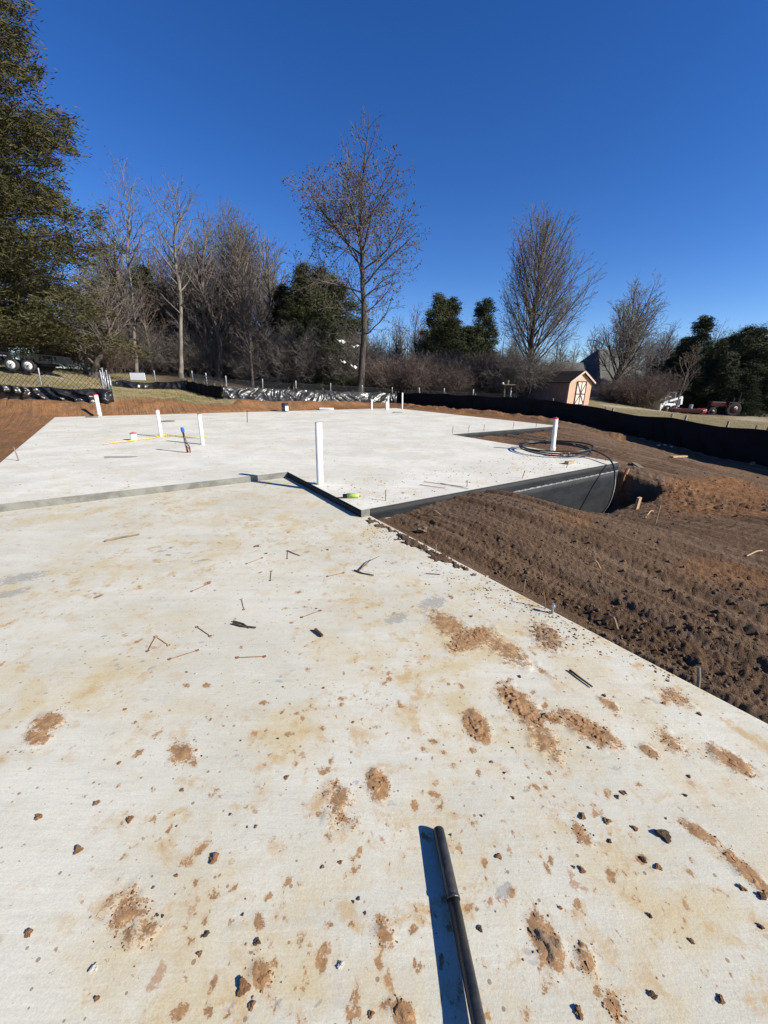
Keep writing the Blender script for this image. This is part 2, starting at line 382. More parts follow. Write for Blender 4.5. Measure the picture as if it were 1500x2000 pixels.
def height(x,y,detail=True):
    a,b,soil,grass,dd=fields(x,y); r=np.hypot(x,y)
    h=base(x,y)
    if detail:
        near=sm(30,14,r)
        wob=(fbm(a*.5,b*.25,3,11)-.5)*.45+.25*np.sin(b*.3)
        q=a+wob
        tr=.02-np.abs(vn(q*4.6,b*.10,55)-.5)*.11+(vn(q*3.3,b*.15,5)-.5)*.05+(vn(q*8.0,b*.15,6)-.5)*.06+(vn(q*20,b*.35,16)-.5)*.034
        # cleat prints in two wheel lanes
        lane=np.exp(-((q-4.25)/.16)**2)*sm(.4,.6,vn(b*.7,q*0,8))+np.exp(-((q-6.9)/.2)**2)*sm(.3,.6,vn(b*.5,q*0+5,9))
        tr=tr+lane*np.abs(np.sin(b*math.pi/.13+q*4))*.02-lane*.012
        cl=np.abs(fbm(x*4,y*4,4,21)-.5)*-.03+(np.abs(fbm(a*13,b*6,3,31)-.5)*-.045)+(fbm(x*34,y*34,2,41)-.5)*.030
        rough=.30+.6*sm(.5,.75,fbm(x*.9,y*.9,3,51))
        # the churned pit beside the wall
        pit=np.exp(-(((a-8.9)/2.0)**2+((b-2.9)/1.0)**2)); rough=rough+pit*1.9
        edge=np.exp(-((a-2.75)/.30)**2)*(b<4); rough=rough+edge*.25
        far_r=sm(12,26,r); hole=sm(6.3,7.2,a)*sm(8.85,8.55,a+.3*(fbm(b*2,a*2,3,7)-.5))*sm(3.0,3.35,b+.25*(fbm(a*2,b*2,3,8)-.5))*(b<4.2); bank=np.exp(-(((a-9.25)/.38)**2+((b-3.6)/.75)**2)); h=h-.62*hole*soil+.16*bank*soil
        tr=tr*(1-.7*sm(-3,-5,x))*(1-.3*edge); fine_=(np.abs(fbm(a*26,b*14,3,131)-.5)*-.035+(fbm(x*60,y*60,2,133)-.5)*.02)*sm(9,4,r)
        h=h+soil*(tr*(1-.6*pit)*(1+.3*far_r)+cl*rough+fine_+.03)
        h=h+edge*soil*(.04*(fbm(a*3,b*1.2,3,61)-.45))
        # spoil berm of orange clay along the back fences
        berm=np.exp(-((dd-.9)/.6)**2)*(y>15)*(soil>.3); h=h+berm*(.10+.30*(fbm(x*1.7,y*1.7,4,71)-.4))
        h=h+grass*(fbm(x*4,y*4,3,81)-.5)*.12+(1-soil)*(fbm(x*2.2,y*2.2,3,91)-.5)*.05
    return h,a,b,soil,grass
def hz(x,y): return float(height(np.array([x]),np.array([y]))[0][0])
def hit(px,py,r0=2.0,r1=90):
    d=ray(px,py); t=np.linspace(r0,r1,3000); X=d[0]*t; Y=d[1]*t; Z=EYE+d[2]*t
    hh=base(X,Y); k=np.argmax(Z<hh); 
    return np.array([X[k],Y[k],hh[k]])

# angles: fine in front, coarse behind
angs=np.r_[np.arange(30,152,.19),np.arange(152,390,4)]; angs=np.r_[angs]
rads=[.6]
while rads[-1]<46: rads.append(rads[-1]*1.0072+.0006)
while rads[-1]<3500: rads.append(rads[-1]*1.12)
rads=np.array(rads)
AA,RR=np.meshgrid(np.radians(angs),rads); TX=RR*np.cos(AA); TY=RR*np.sin(AA)
TH,TA,TB,TS,TG=height(TX,TY)
ons=on_slab(TA,TB)
spill=sm(.42,.0,TA-1.0-1.38+.0)*0
# loose soil pushed over the near slab's edge
sp_h=(.022+.055*(fbm(TX*7,TY*7,4,101)-.5)+.03*(fbm(TX*28,TY*28,2,111)-.5))-.11*sm(0,.55,(2.48-TA)+.30*sm(2.6,1.4,TB)+.25*sm(1.6,.2,TB))
keep=ons&(TB<3.9)&(TB>-.6)&(TA>1.7)&(sp_h>.004)
TH=np.where(keep,sp_h,np.where(ons,-1.25,TH))
TH=np.where((~ons)&(TA<2.62)&(TA>2.4)&(TB<3.9)&(TB>1.2),np.maximum(TH,-.03+.02*fbm(TX*9,TY*9,3,5)),TH)
nr,na=TX.shape
idx=np.arange(nr*na).reshape(nr,na); i2=np.roll(idx,-1,1)
quads=np.stack([idx[:-1],i2[:-1],i2[1:],idx[1:]],-1).reshape(-1,4)
tv=np.stack([TX,TY,TH],-1).reshape(-1,3); tv=np.vstack([tv,[[0,0,-1.25]]])
fan=np.stack([np.full(na,nr*na),idx[0],i2[0]],-1)
def groundmat():
    m,nt,b=newmat('site_soil_and_grass'); co=objco(nt)
    def at(n): 
        q=N(nt,'ShaderNodeAttribute'); q.attribute_name=n; return q.outputs['Fac']
    n1=noise(nt,co,1.3,8,.65); n2=noise(nt,co,9,7,.7); n3=noise(nt,co,60,4,.7)
    brown=mixc(nt,ramp(nt,n1,.38,.62),(.112,.066,.037),(.155,.093,.052))
    brown=mixc(nt,ramp(nt,n2,.5,.66,0,.7),brown,(.150,.098,.060))
    rt=mapping(nt,co,-AX); tk=mapping(nt,rt,0,(7,.40,1)); t_=noise(nt,tk,1.0,6,.6,.15); tk2=mapping(nt,rt,0,(24,1.3,1)); t2_=noise(nt,tk2,1.0,5,.65,.2)
    brown=mixc(nt,ramp(nt,t_,.44,.62,0,.75),brown,(.205,.138,.090)); brown=mixc(nt,ramp(nt,t2_,.40,.30,0,.6),brown,(.050,.032,.022))
    clay=mixc(nt,ramp(nt,n1,.36,.62),(.260,.122,.050),(.180,.093,.044))
    clay=mixc(nt,ramp(nt,n2,.46,.64,0,.75),clay,(.31,.175,.085))
    c=mixc(nt,at('clay'),brown,clay)
    c=mixc(nt,ramp(nt,n3,.55,.75,0,.35),c,(.19,.13,.085))
    gr=mixc(nt,ramp(nt,noise(nt,co,.9,6,.65),.35,.65),(.235,.185,.105),(.165,.14,.062))
    gr=mixc(nt,ramp(nt,noise(nt,co,7,6,.7),.45,.65,0,.6),gr,(.30,.245,.15))
    c=mixc(nt,at('grass'),c,gr)
    lit=mixc(nt,ramp(nt,noise(nt,co,3,7,.7),.4,.6),(.050,.035,.024),(.095,.066,.042))
    c=mixc(nt,at('litter'),c,lit)
    c=mixc(nt,at('green'),c,(.075,.105,.03))
    c=mixc(nt,at('track'),c,(.42,.36,.28))
    nt.links.new(c,b.inputs['Base Color']); b.inputs['Roughness'].default_value=.95; b.inputs['Specular IOR Level'].default_value=.15
    n=bump(nt,b,t_,1.0,.09); n=bump(nt,b,t2_,.9,.03,n); n=bump(nt,b,noise(nt,co,30,7,.75),1.0,.03,n); bump(nt,b,noise(nt,co,150,3,.7),.7,.006,n)
    return m
M['ground']=groundmat()
ground=mesh_np('ground',tv,[quads,fan],M['ground'],smooth=False); tag(ground,kind='structure')
def setattr_f(o,name,arr):
    at=o.data.attributes.new(name,'FLOAT','POINT'); at.data.foreach_set('value',np.r_[arr.ravel(),0].astype(np.float32))
pn=fbm(TX*.7,TY*.7,4,201)
clay=np.maximum.reduce([sm(9.3,11.5,TB+1.2*(pn-.5))*(TA<14.3)*sm(5,1,TX+.15*TY-2.2), sm(13.8,14.6,TA+.6*(pn-.5))*sm(9,13,TB),sm(19,20.2,TB),(TX<-4)*1.0,
    1.0*sm(.40,.58,.85*np.exp(-(((TA-9.2)/2.4)**2+((TB-2.2)/1.1)**2))+.5*(pn-.5)),.7*sm(.62,.72,fbm(TX*.9,TY*.9,5,205))])
clay=clay*(1-.35*sm(.5,.7,fbm(TX*2.5,TY*2.5,4,207)))
pitc=np.exp(-(((TA-9.9)/1.9)**2+((TB-2.7)/.75)**2)); clay=np.maximum(clay,sm(.3,.6,pitc+.4*(fbm(TX*3,TY*3,4,77)-.5)))
setattr_f(ground,'clay',np.clip(clay,0,1)); setattr_f(ground,'grass',np.clip(1-TS+(fbm(TX*6,TY*6,3,209)-.5)*.6*(TS>.03)*(TS<.97),0,1))
setattr_f(ground,'green',sm(.5,.68,fbm(TX*1.4,TY*1.4,4,211))*TG*.7)
pxang=TX/np.maximum(TY,.1)
lit_=np.maximum(sm(30.0,31.5,TY+3*(fbm(TX*.3,TY*.3,3,5)-.5))*sm(-.74,-.70,pxang)*sm(.43,.40,pxang)*(TY>0), sm(27.5,29,TY)*sm(-.60,-.5,pxang)*sm(.40,.36,pxang)*(TY>0))
lit_=np.maximum(lit_,sm(43,45,TY)*(pxang>.3)*(TY>0)); setattr_f(ground,'litter',lit_*(1-TS))
trk=np.exp(-((TY-(.15*TX+29.5))/.9)**2)*(TX>17)+np.exp(-((TY-22.4-.05*TX)/.5)**2)*(TX<-12)*(TX>-30)
setattr_f(ground,'track',np.clip(trk,0,1)*.8*(1-TS))

# ------------------------------------------------------------------ slabs and foundation walls
def poly_world(L): return [tuple(W(a,b)[:2]) for a,b in L]
def slab(name, L, z0, z1, m):
    mb=MB(); mb.prism(poly_world(L),z0,z1); o=mb.build(name,m); return tag(o,kind='structure')
garage=slab('garage_slab',GS,-1.4,0.0,M['near'])
house=slab('house_slab',HS,-1.3,0.1,M['far'])
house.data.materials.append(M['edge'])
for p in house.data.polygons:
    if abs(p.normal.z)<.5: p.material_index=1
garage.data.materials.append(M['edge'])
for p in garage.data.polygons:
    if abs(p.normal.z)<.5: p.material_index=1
def coat(name, a0, b0, a1, b1, nx, ny, z0, z1, t, off=0, m='tar', seed=0):
    """a thin coating or ledge along a slab side, with an uneven surface; n = outward normal in (a,b)"""
    L=math.hypot(a1-a0,b1-b0); n=int(L/.05)+1; k=max(3,int((z1-z0)/.05))
    s=np.linspace(0,L,n); z=np.linspace(z0,z1,k); Sg,Z=np.meshgrid(s,z)
    d=t+.004*(fbm(Sg*6+seed,Z*6,3,seed)-.5)+off; d[-1]=t*.6
    top=Z.copy(); top[-1]=z1-.003; 
    if k>3: d[-2]=d[-2]; top[-2]=z1-.006+.006*(vn(Sg[-2]*9,Sg[-2]*0,seed)-.5)
    aa=a0+(a1-a0)*Sg/L+nx*d; bb=b0+(b1-b0)*Sg/L+ny*d
    v=aa[...,None]*U+bb[...,None]*V; v[...,2]=top
    vi=(a0+(a1-a0)*Sg[-1:]/L-nx*.02)[...,None]*U+(b0+(b1-b0)*Sg[-1:]/L-ny*.02)[...,None]*V; vi[...,2]=top[-1:]-.004; v=np.concatenate([v,vi]); k+=1
    ii=np.arange(n*k).reshape(k,n); q=np.stack([ii[:-1,:-1],ii[:-1,1:],ii[1:,1:],ii[1:,:-1]],-1).reshape(-1,4)
    return mesh_np(name,v,q,M[m],house,smooth=True)
MUD=[
 ((855,1205),(900,1240),.22,.006,.02,0,'upper end of the forked orange mud smear mid slab'),
 ((895,1262),(950,1235),.20,.008,.0,0,'thick middle lobe of the forked orange mud smear mid slab'),
 ((955,1250),(1020,1290),.20,.006,.10,0,'thinning tail of the forked orange mud smear running toward the soil'),
 ((990,1350),(1045,1410),.16,.010,-.05,0,'long brown mud ridge with parallel scrape marks on the near slab'),
 ((1040,1410),(1085,1480),.16,.005,.12,0,'streaked thin tail below the long brown mud ridge'),
 ((1105,1400),(1190,1450),.15,.012,-.05,0,'long thick mud lump right of the brown mud ridge'),
 ((1070,1402),(1085,1406),.07,.010,-.1,0,'small mud dab at the left tip of the long thick mud lump'),
 ((925,1405),(935,1430),.12,.012,-.2,0,'round thick mud dab left of the brown mud ridge'),
 ((734,1522),(742,1545),.09,.010,-.2,0,'oval orange mud dab above the black pole tip'),
 ((650,1545),(675,1570),.11,.004,.12,0,'thin speckled mud dab left of the oval orange dab'),
 ((1052,1815),(1078,1862),.085,.011,-.12,1,'grey-brown mud dab with raised crumbs right of the black pole'),
 ((1135,1855),(1150,1895),.05,.008,.05,0,'slim brown mud dab at lower right of the grey-brown dab'),
 ((1190,1945),(1205,1990),.04,.006,.0,1,'slim mud dab near the bottom edge right of the pole'),
 ((225,1770),(265,1790),.11,.004,.10,0,'broad speckled brown mud stain at lower left of the slab'),
 ((245,1810),(290,1830),.09,.004,.14,0,'lower part of the speckled mud stain at lower left'),
 ((505,1890),(515,1925),.045,.009,-.1,0,'crumbly brown mud dab beside a round clod at bottom left'),
 ((780,1975),(795,1999),.05,.010,-.2,0,'thick orange mud dab touching the bottom edge left of the pole shadow'),
 ((1400,1472),(1450,1500),.11,.008,-.03,0,'orange mud lump near the right edge below the slab corner'),
 ((1295,1440),(1320,1460),.12,.004,.12,0,'faint mud smudge left of the right-hand orange mud lump'),
 ((1330,1605),(1400,1650),.06,.007,.0,0,'upper part of the long mud streak at the right edge'),
 ((1410,1660),(1499,1745),.065,.008,-.05,0,'lower part of the long mud streak at the right edge'),
 ((1260,1465),(1275,1475),.06,.008,-.1,1,'small dark mud lump with a shadow right of the long thick lump'),
 ((745,1805),(755,1835),.055,.004,.05,0,'faint orange mud dab left of the pole joint'),
 ((1130,1620),(1140,1640),.06,.003,.05,0,'pale thin mud dab right of the pole tip'),
 ((640,1590),(690,1610),.08,.003,.15,0,'faint lower speckle of mud left of the pole tip'),
 ((85,1410),(100,1418),.12,.004,.02,0,'small orange mud smear near the left edge'),
 ((60,1438),(85,1445),.09,.004,.0,0,'lower small orange mud smear near the left edge'),
 ((345,1465),(365,1480),.10,.004,.05,0,'faint round orange mud smear left of centre'),
 ((1060,1230),(1075,1260),.22,.012,.08,1,'dark crumbly soil spill on the slab below the anchor bolt'),
 ((1180,1370),(1200,1385),.06,.006,-.1,1,'small brown mud crumb patch near the slab edge'),
 ((1310,1360),(1325,1365),.14,.006,.1,0,'orange smudge close to the soil edge at right'),
 ]
def slab_surface():
    def axis(lo,hi,dlo,dhi,st):
        o=[dlo]; 
        while o[-1]>lo: o.append(o[-1]-max(st,(dlo-o[-1])*.12+st))
        o[-1]=lo; r=list(reversed(o)); r+=list(np.arange(dlo+st,dhi,st)); q=[dhi]
        while q[-1]<hi: q.append(q[-1]+max(st,(q[-1]-dhi)*.12+st))
        q[-1]=hi; return np.array(r+q) if hi>dhi else np.array(r+[dhi])
    a=axis(-9,2.48,-1.9,2.48,.0125); b=axis(-9,6.42,-.6,4.0,.0125); A_,B_=np.meshgrid(a,b)
    P=A_[...,None]*U+B_[...,None]*V; X,Y=P[...,0],P[...,1]
    mudf=np.zeros(X.shape); rg=np.random.default_rng(8)
    def stamp(f,c,d,hl,hw,amp):
        e=np.array([-d[1],d[0]]); s_=(X-c[0])*d[0]+(Y-c[1])*d[1]; t_=(X-c[0])*e[0]+(Y-c[1])*e[1]
        return np.maximum(f,amp*np.clip(1-np.hypot(s_/hl,t_/hw)**1.5,0,1)**.6)
    for p0,p1,w,h_,t,dk,lb in MUD:
        a0=G(*p0)[:2]; a1=G(*p1)[:2]; d=a1-a0; L=np.linalg.norm(d); d=d/max(L,1e-6); mudf=stamp(mudf,(a0+a1)/2,d,L/2+w*.75,w*.68,.85-t*1.2)
    # two long pale scrape streaks and the walked-in dirt of the middle
    for p0,p1 in [((955,1325),(1090,1490)),((975,1325),(1100,1480)),((1000,1275),(1160,1375)),((985,1270),(1140,1350)),((845,1195),(870,1240))]:
        a0=G(*p0)[:2]; a1=G(*p1)[:2]; d=a1-a0; L=np.linalg.norm(d); mudf=stamp(mudf,(a0+a1)/2,d/L,L/2,.018,.55)
    relief=mudf.copy()
    for k in range(900):
        px,py=rg.uniform(0,1500)*.6+rg.uniform(300,1500)*.4,1030+970*rg.random()**1.2; c=G(px,py)[:2]
        if c@U[:2]>2.4: continue
        r=(.005+.016*rg.random()**2.2)*(1+.7*np.hypot(*c)/3); an=rg.uniform(0,3.14)
        k0=np.abs(X-c[0])<r*2; mudf=np.where(k0,stamp(mudf,c,np.array([math.cos(an),math.sin(an)]),r*1.6,r,rg.uniform(.40,.85)),mudf)
    damp=np.zeros(X.shape)
    for px,py,r in [(845,1178,.16),(775,1208,.12),(40,1130,.22),(20,1160,.15),(985,1740,.045),(228,1300,.03),(232,1308,.03),(225,1290,.02),(296,1306,.03),(205,1243,.03),(455,1905+60,.02),(545,1960,.022),(620,1962,.018),(770,1100,.05),(950,1790,.012),(395,1095,.06),(315,1077,.06),(600,1078,.05)]:
        damp=stamp(damp,G(px,py)[:2],np.array([U[0],U[1]]),r*1.3,r*.7,.8)
    for k in range(60):
        c=G(rg.uniform(0,1100),rg.uniform(1020,1700))[:2]
        if c@U[:2]>2.4: continue
        r=rg.uniform(.007,.02); damp=np.where(np.abs(X-c[0])<r*2,stamp(damp,c,np.array([1,0]),r*1.2,r,.75),damp)
    n1=fbm(X*34,Y*34,3,71); z=.004+.0045*sm(.45,.9,relief+1.3*(n1-.5))*(relief>.05)*n1*1.6+.0012*(fbm(X*9,Y*9,3,9)-.5)
    edge=(A_>2.475)|(A_<-8.99)|(B_>6.41)|(B_<-8.99); z=np.where(edge,.001,z); P[...,2]=z
    m,n=X.shape; ii=np.arange(m*n).reshape(m,n); q=np.stack([ii[:-1,:-1],ii[:-1,1:],ii[1:,1:],ii[1:,:-1]],-1).reshape(-1,4)
    o=mesh_np('slab_surface',P.reshape(-1,3),q,M['near'],garage,smooth=True)
    for nm,ar in (('mud',mudf),('damp',damp)):
        at=o.data.attributes.new(nm,'FLOAT','POINT'); at.data.foreach_set('value',ar.ravel().astype(np.float32))
slab_surface()
coat('wall_coating',2.475,3.95,8.512,3.95,0,-1,-1.25,-.075,.022,0,'tar',3)
coat('top_band',2.475,3.95,8.504,3.95,0,-1,-.075,.099,.006,0,'tar',4)
mb=MB(); 
for i in range(120):
    a0=2.48+i*(6.03/120); w=.016+.012*vn(np.array(i*.6),np.array(2.),9)
    mb.add([W(a0,3.95-.004,-.062+.006*math.sin(i*1.7)),W(a0+.0503,3.95-.004,-.062+.006*math.sin((i+1)*1.7)),W(a0+.0503,3.95-.026,-.079),W(a0,3.95-.026+.003*math.sin(i*2.9),-.079)],[(3,2,1,0)])
mb.build('ledge',M['ledge'],house)
coat('edge_coating',8.51,8.95,14.1,8.95,0,-1,-1.0,.098,.010,0,'tar',6)
coat('shaded_step_face',2.35,3.96,2.35,6.42,-1,0,.002,.097,.004,0,'tar',8)  # black layer paints the shade on the step face turned from the sun

# ------------------------------------------------------------------ small lumps
def lump(name, r, seed, mat, sq=(1,1,.65), sub=2, rough=.35):
    import bmesh
    bm=bmesh.new(); bmesh.ops.create_icosphere(bm,subdivisions=sub,radius=1)
    rr=random.Random(seed); ph=[rr.uniform(0,20) for _ in range(6)]
    for v in bm.verts:
        c=v.co.copy(); n=1+rough*(math.sin(c.x*3+ph[0])*math.sin(c.y*3.3+ph[1])+.6*math.sin(c.z*5+ph[2]+c.x*4)+.5*math.sin(c.y*9+ph[3])*math.sin(c.x*8+ph[4]))*.6+rr.uniform(-.12,.12)*rough*1.5
        v.co=Vector((c.x*sq[0],c.y*sq[1],c.z*sq[2]))*r*n
    me=bpy.data.meshes.new(name); bm.to_mesh(me); bm.free(); me.materials.append(mat)
    o=bpy.data.objects.new(name,me); COL.objects.link(o); return o
OCT_V=np.array([[1,0,0],[0,1,0],[-1,0,0],[0,-1,0],[0,0,1],[0,0,-1]],float)
OCT_F=np.array([[0,1,4],[1,2,4],[2,3,4],[3,0,4],[1,0,5],[2,1,5],[3,2,5],[0,3,5]])
def scatter(name, pos, size, mat, flat=.6, rng=RNG, parent=None):
    n=len(pos); ang=rng.uniform(0,6.28,n); v=OCT_V[None]*(size[:,None,None]*rng.uniform(.55,1.35,(n,6,1)))
    v=v*np.array([1,1,flat]); c,s=np.cos(ang)[:,None],np.sin(ang)[:,None]
    x=v[...,0]*c-v[...,1]*s; y=v[...,0]*s+v[...,1]*c; v=np.stack([x,y,v[...,2]],-1)+pos[:,None,:]
    f=OCT_F[None]+(np.arange(n)*6)[:,None,None]
    return mesh_np(name,v.reshape(-1,3),f.reshape(-1,3),mat,parent)
# crumbs on the slabs
rng=np.random.default_rng(3)
n=9000
r_=.7+7.5*rng.random(n)**1.1; an=np.radians(rng.uniform(28,150,n)); X=r_*np.cos(an); Y=r_*np.sin(an)
a_=X*U[0]+Y*U[1]; b_=X*V[0]+Y*V[1]
edgeprob=np.exp(-(2.48-a_)/.55)*.9; dens=.05+.30*sm(.45,.7,fbm(X*1.3,Y*1.3,4,301))+.9*sm(1.9,2.4,a_)*sm(1,3,b_)+.25*sm(3.2,4.4,b_)*sm(-2.5,1.5,a_)
ok=(a_<2.42)&(b_<6.3)&~((a_>2.33)&(b_>3.9))&(rng.random(n)<dens)
X,Y=X[ok],Y[ok]; sz=.0018+.0065*rng.random(ok.sum())**3.5
k=rng.random(len(X))<.55
tag(scatter('soil_crumbs',np.stack([X,Y,sz*.3],-1)[k],sz[k],M['clod'],rng=rng),'loose orange soil crumbs sprinkled over the near slab','soil crumbs',kind='stuff')
tag(scatter('dark_grit',np.stack([X,Y,sz*.3],-1)[~k],sz[~k]*.9,M['darkclod'],rng=rng),'dark grit and tiny stones sprinkled over the near slab','grit',kind='stuff')
# dense dark crumbs beside the pushed soil
n=5200; b_=rng.uniform(.6,4.0,n); a_=2.46-np.abs(rng.normal(0,.13+.16*sm(1,3,b_),n)); P=a_[:,None]*U+b_[:,None]*V
ok=(rng.random(n)<sm(.36,.62,fbm(P[:,0]*2.2,P[:,1]*2.2,4,9)))&(a_>.8)&~((a_>2.32)&(b_>3.88)); P=P[ok]; sz=.002+.010*rng.random(len(P))**4; P[:,2]=sz*.3
tag(scatter('edge_crumbs',P,sz,M['darkclod'],rng=rng),'dark soil crumbs fallen on the slab edge beside the graded soil','soil crumbs',kind='stuff')
n=1500; P=rng.uniform(2.4,8,n)[:,None]*U+rng.uniform(4.0,5.5,n)[:,None]*V; P2=rng.uniform(-3,13,n)[:,None]*U+rng.uniform(6.5,19,n)[:,None]*V
P=np.vstack([P[:700],P2]); aa=P@U; bb=P@V; P=P[~((aa>8.4)&(bb<9.1))&~((aa<-1.7)&(bb>8.8))]; sz=.003+.012*rng.random(len(P))**3; P[:,2]=.1+sz*.3
tag(scatter('slab_grit',P,sz,M['clod'],rng=rng),'scattered soil grit on the raised pale slab','grit',kind='stuff')
# clods on the graded soil
n=16000; r_=1.8*(16/1.8)**rng.random(n); an=np.radians(rng.uniform(30,75,n)); X=r_*np.cos(an); Y=r_*np.sin(an)
H_,a_,b_,s_,g_=height(X,Y); dn=.2+.7*sm(.45,.7,fbm(X*.9,Y*.9,3,51))+1.5*np.exp(-(((a_-8.9)/2.0)**2+((b_-2.9)/1.2)**2))+.3*np.exp(-((a_-2.8)/.25)**2)
ok=(~on_slab(a_,b_,-.03))&(a_>2.52)&(s_>.5)&(rng.random(n)<dn*.7); sz=(.0025+.015*rng.random(n)**4)*(1+.06*r_)
P=np.stack([X,Y,H_+sz*.15],-1)[ok]
tag(scatter('soil_clods',P,sz[ok],M['darkclod'],.8,rng=rng),'crumbly brown clods covering the graded soil','soil clods',kind='stuff')

# mud patches with real relief, ragged outlines
def mud(p0,p1,w,hgt,seed,label,thr=.0,dark=False):
    A=G(*p0); B=G(*p1); d=B-A; L=np.linalg.norm(d)+w; c=(A+B)/2; d=d/(np.linalg.norm(d)+1e-9); e=np.array([-d[1],d[0],0])
    res=.0055; n=int(L/res)+2; m=int(w*1.2/res)+2
    s,t=np.meshgrid(np.linspace(-L/2,L/2,n),np.linspace(-w*.6,w*.6,m))
    P=c[None,None]+s[...,None]*d+t[...,None]*e; x,y=P[...,0],P[...,1]
    env=1-np.hypot(s/(L/2),t/(w/2))**1.6
    f=env*.9+1.3*(fbm(x*13,y*13,4,seed)-.5)+2.6*(fbm(x*60,y*60,3,seed+5)-.5)-.36-thr*1.3
    z=np.clip(f,0,1.0)**.55*hgt*(.15+1.9*np.abs(fbm(x*38,y*38,3,seed+9)-.5)*2+.5*fbm(x*90,y*90,2,seed))+.0052
    P[...,2]=z; on=f>0
    ii=np.arange(n*m).reshape(m,n); q=np.stack([ii[:-1,:-1],ii[:-1,1:],ii[1:,1:],ii[1:,:-1]],-1).reshape(-1,4)
    o_=on.ravel(); q=q[o_[q].sum(1)>=3]; P[...,2]=np.where(on,z,.0035)
    used,inv=np.unique(q,return_inverse=True)
    o=mesh_np('mud_patch',P.reshape(-1,3)[used],inv.reshape(-1,4),M['mud2'] if dark else M['mud'])
    return tag(o,label,'mud patch')
M['mud']=plain('dried_orange_mud',(.35,.20,.095),(.25,.135,.06),14,.95,.6,90)
M['mud2']=plain('dried_grey_brown_mud',(.24,.165,.105),(.16,.11,.07),14,.95,.6,90)
for i,(p0,p1,w,h_,t,dk,lb) in enumerate(MUD):
    if h_>=.0075: mud(p0,p1,w*.78,h_*.8,400+i*13,lb,t+.05,dk)

mp=[]
for p0,p1,w,h_,t,dk,lb in MUD:
    a0,a1=G(*p0),G(*p1); k=int(30+600*w)
    q=a0+(a1-a0)*rng.random((k,1)); q[:,:2]+=rng.normal(0,w*.36,(k,2)); mp.append(q)
mp=np.vstack(mp); mp=mp[(mp@U)<2.44]; sz=.0010+.0034*rng.random(len(mp))**3; mp[:,2]=.0045+sz*.3
tag(scatter('mud_crumbs',mp,sz,M['clod'],rng=rng),'fine crumbs broken off the mud dabs on the near slab','mud crumbs',kind='stuff')
# individual clods and stones on the slab
LM=[('the pole tip',850,1625),('the pole joint',880,1755),('the large dark clod',1295,1634),('the grey-brown mud dab',1065,1840),('the long thick mud lump',1145,1425),('the long brown mud ridge',1040,1400),
 ('the round mud dab',930,1418),('the forked mud smear',910,1240),('the anchor bolt',1078,1199),('the level wire tie',490,1285),('the pair of touching ties',304,1250),('the branched twig',710,1115),('the oval orange dab',738,1533),
 ('the speckled lower-left stain',250,1790),('the crumbly bottom-left dab',510,1905),('the plump orange clod',419,1679),('the left-edge mud smears',75,1425),('the right-edge mud streak',1430,1690),('the right-hand mud lump',1425,1485),('the lone brown stone',502,1068),('the faint round smear',355,1472)]
seen_={}
def where(px,py):
    n,x,y=min(LM,key=lambda q:(q[1]-px)**2+(q[2]-py)**2); dx,dy=px-x,py-y; d=math.hypot(dx,dy)
    far_='just' if d<45 else 'a little' if d<100 else 'well'
    ang=math.degrees(math.atan2(-dy,dx))%360; w=['right of','above and right of','above','above and left of','left of','below and left of','below','below and right of'][int((ang+22.5)//45)%8]
    return far_+' '+w+' '+n
protos={}
for k_,(m_,n_) in {'clod':('clod','soil_clod'),'dark':('darkclod','soil_clod'),'white':('stone','stone_chip'),'brown':('brownstone','stone')}.items():
    protos[k_]=[lump(n_,1.0,s_*7+1,M[m_],(1,.8,.52),3,.62) for s_ in range(3)]
first={}
def place_lump(px,py,rpx,kind,label,z=0,group=None,sink=.3,P=None):
    P=G(px,py,z) if P is None else P; d=np.linalg.norm(P-EYEP); r=rpx*d/F_PX*(.46 if rpx<12 else .50)
    i=random.randrange(3); o=protos[kind][i]
    if (kind,i) in first: o=o.copy(); COL.objects.link(o)
    first[(kind,i)]=1
    o.location=(P[0],P[1],P[2]+.004+r*.6*(1-sink)*.4); o.scale=(r,r,r); o.rotation_euler=(0,0,random.uniform(0,6.28))
    return tag(o,label,'clod' if kind in('clod','dark') else 'stone',group)
g1='small orange clods scattered over the near slab'
for x,y,s in [(76,1598,9),(189,1570,7),(254,1603,9),(154,1662,10),(356,1545,6),(725,1983,7),(57,1825,9),(560,1520,7),(665,1686,6),(500,1616,5),(630,1695,5),(345,1712,5),
    (1137,1597,10),(1186,1606,9),(1285,1696,8),(1137,1702,8),(974,1675,8),(1449,1737,8),(1130,1980,11),(1407,1955,8),(1240,1620,7),(260,1745,5),(300,1735,4),(390,1865,6),(190,1952,6),(1094,1775,5),(1350,1840,6),(1215,1550,6),
    (1002,1560,5),(960,1490,5),(1296,1375,6),(1366,1396,6),(245,1387,5),(233,1492,5),(383,1468,6),(632,1345,5),(553,1343,4),(690,1412,5)]:
    place_lump(x,y,s,'clod',('tiny' if s<6 else 'small' if s<9 else 'middling')+' orange-brown clod '+where(x,y),group=g1)
g2='small dark clods and stones scattered over the near slab'
